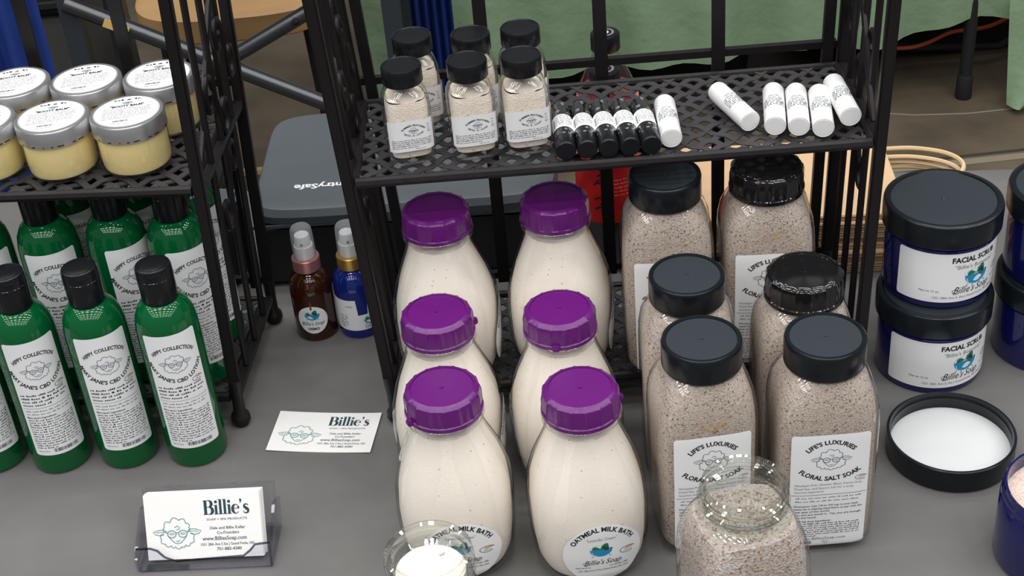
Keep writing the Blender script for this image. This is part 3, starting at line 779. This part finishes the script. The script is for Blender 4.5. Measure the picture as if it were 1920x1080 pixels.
obj('glass_body', pbm, gclear, pt); f = obj('powder_fill', pfm, powder, pt); obj('powder_surface', heap(None, .0526, .0020, 4, .0147, .0147, 3.6), powder, f)
obj('lid', plid, black_s, pt, (0, 0, .0640)); lb = obj('label', plab, paper, pt); obj('lettering', part_, None, lb); obj('label_side', side_lab, paper, lb)
GPW = 'black-lidded powder bottles'
pl = [(-.0675, 1.0125, 8, 'powder bottle with black lid at the upper shelf corner by the iron post'),
      (-.0185, 1.0120, 6, 'powder bottle with black lid between two label-bearing neighbours on the upper shelf'),
      (.0220, 1.0120, 6, 'powder bottle with black lid next to the dark lip balm vials'),
      (-.0600, 1.0635, 10, 'powder bottle with black lid behind the corner one, printed side label showing'),
      (-.0145, 1.0570, 6, 'powder bottle with black lid against the rack back bar'),
      (.0240, 1.0600, 4, 'powder bottle with black lid behind the one beside the vials')]
for i, (x, y, a, lab) in enumerate(pl):
    if i == 0: pt.location = (x, y, ZS-.0006); pt.rotation_euler.z = R(a); tag(pt, lab, 'bottle', GPW)
    else: dup(pt, (x, y, ZS-.0006), R(a), lab, 'bottle', GPW)

# ------------------------------------------------------------------ lip balm tubes lying on the shelf (axis along local y, base end towards -y)
def lying(me): 
    for v in me.vertices: v.co = Vector((v.co.x, v.co.z, v.co.y)) 
    me.flip_normals(); return me
def lay_map(r): return lambda u, v, o: ((r+o)*math.sin(u/r), v, (r+o)*math.cos(u/r))
rw = .0083
lt = thing('lip_balm_tube', 'x', 'lip balm')
Lh = .0575
obj('tube_body', lying(lathe([(.0066, -.0287), (.0072, -.0282), (.0076, -.0287), (.0082, -.0283), (rw, -.0272), (rw, .0030)], 36, True, True)), white_p, lt)
obj('cap', lying(lathe([(rw*.995, .0032), (rw*1.01, .0036), (rw*1.01, .0265), (rw*.94, .0284), (rw*.85, .0288)], 36)), white_p, lt)
a = Art(); a.bars(-.008, .008, .0016, 1, .002, .0011, ink_n, 3, 1); a.bars(-.009, .009, -.0008, 5, .0021, .0013, ink_n, 4, .8); a.stroke([(-.006, .0035), (-.002, .0046), (.003, .0047), (.006, .0036)], .0004, ink_n); a.bars(-.005, .005, .0055, 1, .002, .0011, ink_n, 6, 1)
obj('lettering', a.build(lay_map(rw)), None, lt)
GT = 'white lip balm tubes'
def lay(src, a, b, lab, g_, z=None, first=False):
    A, B = Vector(a), Vector(b); d = A-B; rz = math.atan2(-d.x, d.y); c_ = (A+B)/2
    return dup(src, (c_.x, c_.y, z if z else ZS-.0006+rw*1.01), rz, lab, 'lip balm', g_)
tl = [((.1326, 1.0465), (.1302, .9860), 'white lip balm tube lying beside the dark vials'),
      ((.1764, 1.0563), (.1925, 1.0030), 'white lip balm tube lying askew by itself on the lattice shelf'),
      ((.2192, 1.0480), (.2100, .9925), 'white lip balm tube of three, next to the askew one'),
      ((.2362, 1.0440), (.2272, .9880), 'white lip balm tube in the middle of the three'),
      ((.2530, 1.0380), (.2445, .9830), 'white lip balm tube of three, next to the tube by the rack side')]
for a, b, lab in tl: lay(lt, a, b, lab, GT)
t6 = lay(lt, (.2655, 1.0440), (.2660, .9880), 'white lip balm tube leaning against the rack side bars', GT, ZS+.0125)
for c_ in list(lt.children_recursive): bpy.data.objects.remove(c_)
bpy.data.objects.remove(lt)
# dark vials
rv = .0077; vt = thing('lip_oil_vial', 'x', 'vial')
spk = speck('dark_speckled_balm', [(0, (.010, .011, .014)), (.5, (.02, .022, .03)), (.80, (.30, .30, .31)), (.9, (.012, .012, .014))], 430, .12, .0003)
obj('vial_body', lying(lathe([(rv, -.018), (rv, .0310), (rv*.9, .0335), (rv*.7, .034)], 32)), spk, vt)
obj('sleeve', lying(lathe([(rv*1.03, -.0178), (rv*1.03, .0312), (rv*.93, .0340), (rv*.7, .0345)], 32)), gclear, vt)
obj('cap', lying(lathe([(rv*.92, -.0335), (rv*1.0, -.0328), (rv*1.03, -.0315), (rv*1.03, -.0185), (rv, -.0180)], 32)), black_s, vt)
lb = obj('label', lying(lathe([(rv*1.06, -.0085), (rv*1.06, .0115)], 32, False, False)), paper, vt)
a = Art(); a.bars(-.006, .008, .0085, 7, .0022, .0010, ink_g, 14, .8); a.barcode(-.0085, -.0065, -.006, .006, ink, 4)
obj('lettering', a.build(lay_map(rv*1.06)), None, lb)
vx = [(.0508, .0500), (.0662, .0660), (.0818, .0822), (.0974, .0984), (.1130, .1142)]
for i, (xa, xb) in enumerate(vx):
    lay(vt, (xa, 1.050-.0006*i), (xb, .9815-.0010*i), ['dark lip balm vial with black cap touching the powder bottle', 'second dark lip balm vial from the powder bottle', 'third dark lip balm vial from the powder bottle, middle of five', 'fourth dark lip balm vial from the powder bottle', 'dark lip balm vial with black cap touching the white tube'][i], 'dark lip balm vials', ZS-.0006+rv*1.06)
for c_ in list(vt.children_recursive): bpy.data.objects.remove(c_)
bpy.data.objects.remove(vt)

# ------------------------------------------------------------------ facial scrub jars
rj = .0440
jb = lathe([(.0405, 0), (.0430, .0012), (rj, .004), (rj, .056), (.0432, .0585), (.0415, .060)], 64)
rl = .0472
jl = lathe([(rl*.985, 0), (rl, .0008), (rl, .0175), (rl*.985, .0198), (rl*.955, .0207), (rl*.885, .0207), (rl*.87, .0196)], 72, True, False)
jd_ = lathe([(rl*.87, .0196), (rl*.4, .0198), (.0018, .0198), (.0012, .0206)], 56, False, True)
sbead = lathe([(rj+.0001, .0), (rj+.0012, .0006), (rj+.0012, .0016), (rj+.0001, .0022)], 64, False, False)
def art_scrub():
    a = Art(); X = .0115
    a.text('FACIAL SCRUB', X, .0145, .0046, ink, bold=.04, width=.041)
    a.text('"Billie\'s Botanical"', X+.001, .0082, .0036, ink_g, bold=0, shear=.1, width=.037)
    a.tub(X+.002, -.0005, .0235); a.script(X, -.0150, .037, ink)
    a.oval(.0390, -.0025, .0105); a.bars(.032, .045, -.0110, 1, .002, .0010, ink, 5, 1)
    a.text('Net wt 12 oz', -.033, -.0135, .0020, ink_g, 'L', .01)
    a.text('1551 28th Ave S, Ste J Grand Forks, ND 58201 USA', .010, -.0195, .0020, ink_g, bold=.005, width=.064)
    return a
jmap = cyl_map(rj, .0300)
jlab = plate(jmap, .106, .046, .0025, nu=40, nv=4); jart = art_scrub().build(jmap)
def scrub_jar():
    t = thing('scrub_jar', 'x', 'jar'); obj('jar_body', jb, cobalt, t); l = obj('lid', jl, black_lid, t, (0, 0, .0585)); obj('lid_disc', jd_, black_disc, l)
    obj('shoulder_bead', sbead, cobalt, t, (0, 0, .0545))
    lb = obj('label', jlab, paper, t); obj('lettering', jart, None, lb); return t
JH = .0585+.0208
GJ = 'cobalt blue facial scrub jars'
s0 = scrub_jar()
for i, (x, y, z, a, lab) in enumerate([(.3470, .9960, 0, 6, 'cobalt blue facial scrub jar carrying another jar, beside the rack post'),
                                  (.3500, 1.0060, JH, 8, 'cobalt blue facial scrub jar on top of the stack beside the rack post'),
                                  (.4500, 1.0050, 0, 36, 'cobalt blue facial scrub jar under the stack farther from the rack'),
                                  (.4520, 1.0080, JH, 36, 'cobalt blue facial scrub jar on top of the stack farther from the rack')]):
    if i == 0: s0.location = (x, y, z); s0.rotation_euler.z = R(a); tag(s0, lab, 'jar', GJ)
    else: dup(s0, (x, y, z), R(a), lab, 'jar', GJ)
# open scrub jar and its lid
oc = thing('open_scrub_jar', 'open cobalt blue scrub jar without lid, pale scrub inside, near the upturned lid', 'jar', (.374, .762, 0), R(30))
obj('jar_body', loft([(0, .0405, .0405, 2), (.0012, .043, .043, 2), (.004, rj, rj, 2), (.053, rj, rj, 2), (.056, .0425, .0425, 2), (.058, .0432, .0432, 2), (.0595, .0432, .0432, 2), (.061, .042, .042, 2), (.066, .042, .042, 2), (.067, .0412, .0412, 2), (.066, .0400, .0400, 2), (.045, .0400, .0400, 2)], 64, True, False), cobalt, oc)
obj('scrub_fill', heap(None, .0545, .0016, 12, .0400, .0400, 2, 8, 44), scrubm, oc)
lb = obj('label', jlab, paper, oc); obj('lettering', jart, None, lb)
ol = thing('jar_lid', 'upturned black jar lid with white liner lying on the cloth', 'lid', (.3320, .8815, 0), 0)
obj('lid_shell', lathe([(.0440, 0), (.0482, .0008), (.0492, .003), (.0492, .0208), (.0484, .0214), (.0470, .0214), (.0468, .018), (.0458, .0165), (.0462, .0150), (.0462, .0075)], 72, True, False), black_lid, ol)
obj('liner', lathe([(.0462, .0072), (.0455, .0076), (.02, .0076)], 60, True, True), white_cream, ol)

# ------------------------------------------------------------------ spray bottles
def spray(name, label, x, y, body, collar, labelfn, rz):
    t = thing(name, label, 'spray bottle', (x, y, 0), rz, 'demo spray bottles')
    obj('bottle_body', lathe([(.0165, 0), (.0188, .0015), (.0194, .004), (.0194, .0500), (.0188, .0565), (.0168, .0625), (.0135, .0665), (.0108, .0685), (.0104, .0705)], 44), body, t)
    obj('collar', lathe([(.0122, 0), (.0126, .0005), (.0126, .0115), (.0120, .0122), (.0092, .0122)], 36), collar, t, (0, 0, .0700))
    p = obj('spray_pump', lathe([(.0085, 0), (.0088, .003), (.0086, .012), (.0075, .0125), (.0070, .020), (.0064, .0225), (.0030, .0232)], 28), white_p, t, (0, 0, .0822))
    obj('nozzle', lathe([(.0012, 0), (.0012, .0012)], 10), ink_g, p, (0, -.0074, .016), (R(90), 0, 0))
    obj('overcap', lathe([(.0104, 0), (.0100, .022), (.0094, .0285), (.0080, .0305), (.0040, .0313)], 36, False), gcap, t, (0, 0, .0822))
    labelfn(t); return t
def lab_amber(t):
    mp = cyl_map(.0194, .0245)
    lb = obj('label', plate(mp, .0285, .0295, shape='disc', nv=10), paper, t)
    a = Art(); a.tub(0, .0050, .0150); a.script(0, -.0055, .0225, ink); a.text('DEMO', 0, -.0108, .0026, ink, bold=.04)
    obj('lettering', a.build(mp), None, lb)
def lab_blue(t):
    mp = cyl_map(.0194, .0265)
    # wrap label with the notch at its upper edge
    V, Fc = [], []
    n = 60
    for i in range(n+1):
        u = -.030+.060*i/n; top = .0165 if not (-.0010 < u < .0085) else .0000
        V += [mp(u, -.0165, .0001), mp(u, top, .0001)]
    for i in range(n): Fc.append((2*i, 2*i+2, 2*i+3, 2*i+1))
    lb = obj('label', mesh(V, Fc), paper, t)
    a = Art(); a.tub(.0100, -.0065, .0140); a.text('DEMO', .0105, -.0150, .0030, ink, bold=.005); a.text('sample', -.0085, .0090, .0018, ink_gr, shear=.2)
    a.bars(.0105, .0165, .0145, 6, .0022, .0012, ink, 5, .7); a.bars(-.0190, -.0110, -.0010, 6, .0024, .0012, ink, 9, .6)
    obj('lettering', a.build(mp), None, lb)
tA = spray('spray_bottle', 'amber glass demo spray bottle with rose collar and clear overcap', -.1815, 1.1250, amber, rose, lab_amber, R(-2))
obj('dip_tube', tube([(0, -.0190, .036), (.0005, -.0172, .062)], .0011, 6), amber_hi, tA)
spray('spray_bottle', 'cobalt blue demo spray bottle with gold collar beside the amber one', -.1415, 1.1230, cobalt_g, gold, lab_blue, R(6))

# ------------------------------------------------------------------ business cards
def art_card(flat=True):
    a = Art()
    a.billies(-.0005, .0095, .0108, ink_d) if False else a.billies(.0010, .0085, .0112, ink_d)
    a.text('SOAP + SPA PRODUCTS', .0185, .0040, .0016, ink_n, bold=.01, width=.031)
    a.sheep(-.0205, -.0055, .037, ink_t, .00075)
    a.text('Dale and Billie Kellar', .0185, -.0030, .0022, ink_n, bold=.012, width=.027)
    a.text('Co-Founders', .0185, -.0068, .0022, ink_n, bold=.012, width=.017)
    a.text('www.BilliesSoap.com', .0155, -.0115, .0030, ink_n, bold=.012, width=.034)
    a.text('1551 28th Ave S Ste J Grand Forks, ND', .0175, -.0156, .0020, ink_n, bold=.012, width=.041)
    a.text('701-885-4380', .0185, -.0196, .0024, ink_n, bold=.012, width=.019)
    return a
def card_mesh(curl=0., th=.0004):
    V, Fc = [], []; nx = 12
    cz = lambda x: curl*(x/.0445)**2
    for i in range(nx+1):
        x = -.04445+.0889*i/nx
        for y, dz in ((-.0254, 0), (.0254, 0), (.0254, th), (-.0254, th)): V.append((x, y, cz(x)+dz))
    for i in range(nx):
        a = i*4
        for e in range(4): Fc.append((a+e, a+4+e, a+4+(e+1) % 4, a+(e+1) % 4))
    Fc += [(0, 1, 2, 3), (nx*4+3, nx*4+2, nx*4+1, nx*4)]
    return mesh(V, Fc), (lambda u, v, o: (u, v, cz(u)+th+o))
cmh, cmap = card_mesh(.0012)
c0 = obj('business_card', cmh, paper_w, None, (-.1680, .9752, .0002), (0, 0, R(-9.8)))
tag(c0, 'white business card with teal sheep line drawing lying flat on the cloth', 'card')
obj('lettering', art_card().build(cmap), None, c0)
# card holder with a stack
HY = R(-3.8); HX, HYY = -.2500, .8315
hold = thing('card_holder', 'clear acrylic holder carrying a stack of business cards', 'card holder', (HX, HYY, 0), HY)
lean = R(27)
def prism(poly, x0, x1, bev=0):
    V = [(x0, y, z) for y, z in poly]+[(x1, y, z) for y, z in poly]; n = len(poly)
    return mesh(V, [tuple(range(n-1, -1, -1)), tuple(range(n, 2*n))]+[(i, (i+1) % n, n+(i+1) % n, n+i) for i in range(n)])
hw = .0515
obj('base', box(.103, .046, .004, (0, .016, .002), .001), gacr, hold)
obj('back_plate', prism([(.024, .004), (.027, .004), (.0455, .041), (.0425, .041)], -hw, hw), gacr, hold)
for sx in (-1, 1):
    obj('side_wall', prism([(-.007, .002), (.036, .002), (.046, .024), (.030, .032), (.000, .018), (-.007, .012)], sx*hw-.0012, sx*hw+.0012), gacr, hold)
# front lip with a U-shaped scoop
P = [(-hw, .002), (hw, .002), (hw, .0205), (.040, .0195), (.036, .0150), (.030, .0105), (-.022, .0085), (-.030, .0120), (-.035, .0175), (-.040, .0195), (-hw, .0195)]
tl_ = math.tan(lean)*.55
V = [(x, -.008+z*tl_, z) for x, z in P]+[(x, -.0055+z*tl_, z) for x, z in P]; n = len(P)
bm_ = mesh(V, [tuple(range(n)), tuple(range(2*n-1, n-1, -1))]+[(i, n+i, n+(i+1) % n, (i+1) % n) for i in range(n)])
obj('front_lip', bm_, gacr, hold)
obj('lip_edge', tube([(x, -.0068+z*tl_, z) for x, z in P[2:]], .0009, 6), glass('acrylic_edge', (.42, .43, .47), (.25, .26, .30)), hold)
cmf, cmapf = card_mesh(0., .00075)
fr_art = art_card().build(cmapf)
NC = 13
for i in range(NC):
    t = .0055+.00078*i
    q = Matrix.Rotation(HY, 4, 'Z') @ Matrix.Translation((random.uniform(-.0006, .0006) if i else -.0005, 0, 0)) @ Matrix.Translation((0, .0012, .0046)) @ Matrix.Rotation(pi/2-lean, 4, 'X') @ Matrix.Translation((0, .0256+(.0004*random.random() if i else 0), -t+.0048))
    o = obj('business_card', cmf, paper_w); o.matrix_world = Matrix.Translation((HX, HYY, 0)) @ q
    if i == 0:
        tag(o, 'foremost business card in the clear holder, printed face showing', 'card'); obj('lettering', fr_art, None, o)
    else: tag(o, 'white business card stacked in the clear holder behind the printed one', 'card', 'business cards in the holder')

# ------------------------------------------------------------------ things behind the racks
# lock box
sf = thing('lock_box', 'grey-lidded black lock box on the cloth behind the racks', 'safe', (-.090, 1.292, 0), R(-2.5))
obj('body', box(.288, .192, .070, (0, 0, .035), .006), blackbox, sf)
def lidm():
    rows = [(.070, .145, .098, 8), (.078, .146, .099, 8), (.0845, .1425, .0955, 8), (.0860, .138, .091, 8)]
    return loft(rows, 80)
l = obj('lid', lidm(), slate, sf)
a = Art(); a.text('SentrySafe', 0, 0, .0085, white_ink, bold=.03, shear=.0, width=.060, rot=pi)
obj('lettering', a.build(lambda u, v, o: (u-.0765, v-.052, .0862+o)), None, l)
obj('seam_strip', box(.292, .0015, .003, (0, -.0965, .0685)), slate, sf)
# label tub behind the left rack
db = thing('supply_box', 'small black box with white label behind the balm rack', 'box', (-.300, 1.235, 0), R(-14))
obj('body', box(.085, .055, .075, (0, 0, .0375), .006), blackbox, db); obj('lid', box(.088, .058, .010, (0, 0, .080), .004), slate, db)
obj('label', box(.040, .0006, .040, (.020, -.0280, .044)), paper, db); obj('label', box(.026, .022, .0006, (.012, -.008, .0853)), paper, db)
# glass drink bottles with red labels
def drink(label, x, y):
    t = thing('drink_bottle', label, 'bottle', (x, y, 0), R(10), 'clear drink bottles')
    obj('glass_body', lathe([(.027, 0), (.0305, .002), (.0315, .006), (.0315, .125), (.0290, .140), (.0215, .158), (.0150, .172), (.0120, .180), (.0118, .188)], 40), gclear, t)
    obj('dark_fill', lathe([(.025, .004), (.0295, .006), (.0295, .058)], 36), mat('black_bottle_fill', (.006, .004, .004), .15), t)  # near-black fill from the base up to the red label
    lb = obj('label', lathe([(.0317, .056), (.0317, .122)], 40, False, False), redl, t)
    obj('label_lit_top', lathe([(.0317, .1222), (.0292, .1395)], 40, False, False), pink_m, t)  # pink puts the light on the label's upper end into its colour
    c_ = obj('cap', lathe([(.0135, 0), (.0139, .0006), (.0139, .0150), (.0130, .0163), (.0118, .0165)], 36), black_s, t, (0, 0, .183))
    a = Art(); a.stroke([(.0075*math.cos(2*pi*i/24), .0075*math.sin(2*pi*i/24)) for i in range(24)], .0022, ink_g, True); a.stroke([(.003*math.cos(2*pi*i/16), .003*math.sin(2*pi*i/16)) for i in range(16)], .0012, white_ink, True)
    obj('cap_print', a.build(disc_map(.0165)), None, c_)
    a = Art(); rn = random.Random(3)
    for i in range(14):
        x0 = -.022+rn.uniform(-.005, .010); y0 = rn.uniform(-.02, .03); a.stroke([(x0, y0), (x0+.004, y0+.003), (x0+.008, y0+.002)], .0016, ink)
    a.text('Facts', .021, .022, .0042, ink, bold=.03); a.bars(.014, .028, .013, 3, .004, .0018, ink, 4, .7); a.bars(-.004, .010, .012, 5, .004, .0016, pink_m, 6, 1); a.rect(.0115, -.03, .0119, .03, ink)
    obj('lettering', a.build(cyl_map(.0317, .089)), None, lb)
    return t
drink('clear bottle with black cap and red label standing close behind the rack', .1000, 1.2050)
drink('clear bottle with black cap standing behind the other capped bottle', .1080, 1.2800)
# kraft bags
rnd = random.Random(11)
for i in range(10):
    th = .0062; z = i*.00645
    b_ = thing('kraft_bag', 'x', 'paper bag', (.268+rnd.uniform(-.004, .004), 1.214+rnd.uniform(-.003, .003), z), R(-5+rnd.uniform(-1.2, 1.2)))
    obj('bag_body', box(.205, .145, .0030, (0, 0, .0016), .0008), kraft, b_); obj('bag_fold', box(.203, .060, .0028, (0, -.043, .0047), .0008), kraft, b_)
    tag(b_, 'flat kraft paper bag, %s in the pile behind the rack' % ('bottom one', 'second from the bottom', 'third from the bottom', 'fourth from the bottom', 'fifth from the bottom', 'fifth from the top', 'fourth from the top', 'third from the top', 'second from the top', 'topmost')[i], 'paper bag', 'kraft bags in the pile')
    if i > 5:
        hp_ = [(.100, -.03, .0035), (.125, -.028, .004), (.150, -.018, .004), (.166, .0, .004), (.168, .018, .004), (.155, .035, .004), (.128, .046, .004), (.100, .048, .0035)]
        sp_ = catmull(hp_)
        obj('handle', tube(sp_, .0022, 6), kraft_e, b_)

# ------------------------------------------------------------------ the hall behind
def wave_sheet(x0, x1, y, ztop, hem, nx=70, nz=14, amp=.022, freq=17., seed=1):
    V, Fc = [], []
    for j in range(nz+1):
        for i in range(nx+1):
            x = x0+(x1-x0)*i/nx; zb = hem(x); z = ztop+(zb-ztop)*j/nz; t = j/nz
            V.append((x, y-amp*t*(math.sin(x*freq+seed)+.5*math.sin(x*freq*2.3+seed*2))-.006*math.sin(x*41+z*9), z))
    for j in range(nz):
        for i in range(nx):
            a = j*(nx+1)+i; Fc.append((a, a+1, a+nx+2, a+nx+1))
    return mesh(V, Fc, sm=70)
bt_ = thing('vendor_table', 'neighbouring vendor table under a sage green cloth', 'table', (.45, 3.15, -.75), R(0))
obj('table_top', box(1.56, .72, .03, (.10, 0, .725)), darkbin, bt_)
for sx, sy in ((.55, -.33), (-.62, -.33), (.80, .33), (-.62, .33)):
    lg = obj('leg', tube([(0, 0, .03), (0, 0, .71)], .0135, 12), vblack, bt_, (sx, sy, 0)); obj('rubber_foot', lathe([(.0165, 0), (.0175, .004), (.0165, .05), (.014, .055)], 16), vblack, lg)
def hem(x):
    K = [(-.6, -.63), (-.1, -.62), (.05, -.60), (.28, -.592), (.46, -.588), (.62, -.588), (.86, -.583), (1.0, -.560), (1.08, -.555), (1.5, -.57)]
    for a, b in zip(K, K[1:]):
        if x <= b[0]: return a[1]+(b[1]-a[1])*(x-a[0])/(b[0]-a[0])
    return K[-1][1]
gc = thing('green_tablecloth', 'sage green cloth hanging over the neighbouring vendor table', 'tablecloth', (0, 0, 0))
obj('front_drop', wave_sheet(-.25, 1.36, 2.785, -.007, hem), greencloth, gc)
obj('top_sheet', box(1.62, .76, .004, (.56, 3.155, -.005)), greencloth, gc)
# hanging corner at the right
V = []; Fc = []
for j in range(13):
    t = j/12; z = -.50-.235*t
    x0 = 1.055+.012*t; x1 = 1.40-.30*t**1.3
    for i in range(9):
        s = i/8; V.append((x0+(x1-x0)*s, 2.765-.03*math.sin(s*3.0)*t-.02*t, z))
for j in range(12):
    for i in range(8):
        a = j*9+i; Fc.append((a, a+1, a+10, a+9))
obj('corner_drop', mesh(V, Fc, sm=70), greencloth, gc)
# black bag and boxes under the vendor table
bg = thing('storage_tote', 'black storage tote pushed under the vendor table', 'tote', (.28, 3.17, -.75), 0)
obj('tub', loft([(0, .30, .17, 7), (.30, .33, .20, 7)], 48), vblack, bg); obj('lid', loft([(.30, .345, .215, 7), (.325, .34, .21, 7)], 48), vblack, bg)
du = thing('duffel_bag', 'black duffel bag slumped on the floor under the vendor table', 'bag', (1.02, 3.185, -.75), 0)
obj('bag_body', loft([(0, .30, .13, 3), (.03, .34, .17, 2.8), (.10, .36, .19, 2.6), (.17, .33, .16, 2.5), (.21, .22, .10, 2.4)], 48), vblack, du)
obj('strap', tube([(-.3, -.15, .12), (-.1, -.21, .05), (.1, -.22, .04), (.3, -.16, .12)], .008, 6), vblack, du)
cb = [(0.745, 2.955, -0.658), (0.84, 2.955, -0.68), (0.911, 2.955, -0.689), (0.957, 2.955, -0.681), (1.008, 2.955, -0.661), (1.084, 2.955, -0.656), (1.139, 2.955, -0.633)]
sp_ = catmull(cb)
tag(obj('extension_cord', tube(sp_, .0045, 8), orange), 'orange extension cord looping in front of the black duffel bag', 'cord')

# folding chair with crossed tubes, behind the lock box
CY = 2.0
ch = thing('folding_chair', 'folding chair with crossed steel tubes and blue canvas behind the table', 'chair', (-.38, CY, -.75), 0)
def cp_(x, z, y=0): return (x+.38, y, z+.75)
t1 = obj('cross_tube', tube([cp_(-.590, -.012, -.015), cp_(-.380, -.131, -.015), cp_(-.243, -.208, -.015), cp_(-.130, -.272, -.015)], .0115, 12), steel, ch)
obj('sticker', box(.036, .0015, .0125), stick, t1, Vector(cp_(-.523, -.0495, -.0275)), (0, R(29), 0))
t2 = obj('cross_tube', tube([cp_(-.150, -.012, .012), cp_(-.237, -.060, .012), cp_(-.38, -.131, .012), cp_(-.520, -.215, .012), cp_(-.59, -.255, .012)], .0115, 12), steel, ch)
obj('pivot_bolt', lathe([(.008, 0), (.008, .006), (.004, .009)], 14), steel, ch, cp_(-.38, -.131, -.027), (R(90), 0, 0))
obj('rivet', lathe([(.005, 0), (.005, .003), (.002, .005)], 10), vblack, t2, cp_(-.275, -.077, 0.0), (R(90), 0, 0))
for x in (-.588, -.136):
    p = obj('upright', box(.026, .030, .95, (0, 0, .475)), postm, ch, (x+.38, .0, 0)); obj('foot_cap', box(.04, .04, .03, (0, 0, .015)), vblack, p)
for x in (-.592, -.130): obj('rear_upright', box(.03, .03, .95, (0, 0, .475)), postm, ch, (x+.38, .26, 0))
obj('seat', box(.45, .28, .012, (0.005, .13, .80)), blue, ch); obj('seat_rail', box(.45, .02, .02, (.005, -.01, .775)), postm, ch)
def drape(x0, x1, z0, z1, yy):
    V, Fc = [], []; n = 24
    for j in range(2):
        for i in range(n+1):
            x = x0+(x1-x0)*i/n; V.append((x, yy+.018*math.sin(i*1.25)-.01*j, (z1, z0)[j]))
    for i in range(n): Fc.append((i, n+1+i, n+2+i, i+1))
    return mesh(V, Fc, sm=70)
# blue bags / drapes either side
d1 = obj('blue_drape', drape(-.86, -.622, -.34, .12, 1.99), blue); tag(d1, 'blue canvas hanging in folds beside the chair upright behind the balm jars', 'canvas')
d2 = obj('blue_drape', drape(-.112, -.050, -.26, .12, 2.06), blue); tag(d2, 'narrow blue canvas hanging beside the chair upright behind the powder bottles', 'canvas')
# grey panel and stool
gp = thing('storage_bin', 'dark grey storage bin standing behind the crossed chair tubes', 'bin', (-.90, 2.62, -.75), 0)
obj('tub', box(.34, .24, .52, (0, 0, .26), .02), darkbin, gp); obj('lid', box(.37, .27, .03, (0, 0, .53), .01), vblack, gp)
st = thing('wooden_stool', 'wooden stool with a broad tan seat behind the crossed chair tubes', 'stool', (-.455, 2.62, -.75), 0)
obj('seat', loft([(0.434, .175, .14, 3), (0.440, .185, .15, 3), (0.482, .185, .15, 3), (0.488, .175, .14, 3)], 48), wood, st)
for sx in (-1, 1):
    for sy in (-1, 1): obj('leg', tube([(sx*.15, sy*.12, 0), (sx*.13, sy*.10, .437)], .011, 8), vblack, st)
obj('stretcher', tube([(-.145, -.115, .15), (.145, -.115, .15)], .010, 8), wood, st)
rb = thing('red_crate', 'dark red crate on the floor behind the crossed chair tubes', 'crate', (-.60, 2.385, -.75), 0)
obj('body', box(.20, .16, .22, (0, 0, .11), .01), mat('dark_red', (.09, .012, .016), .6), rb); obj('lid', box(.21, .17, .02, (0, 0, .23), .005), vblack, rb)
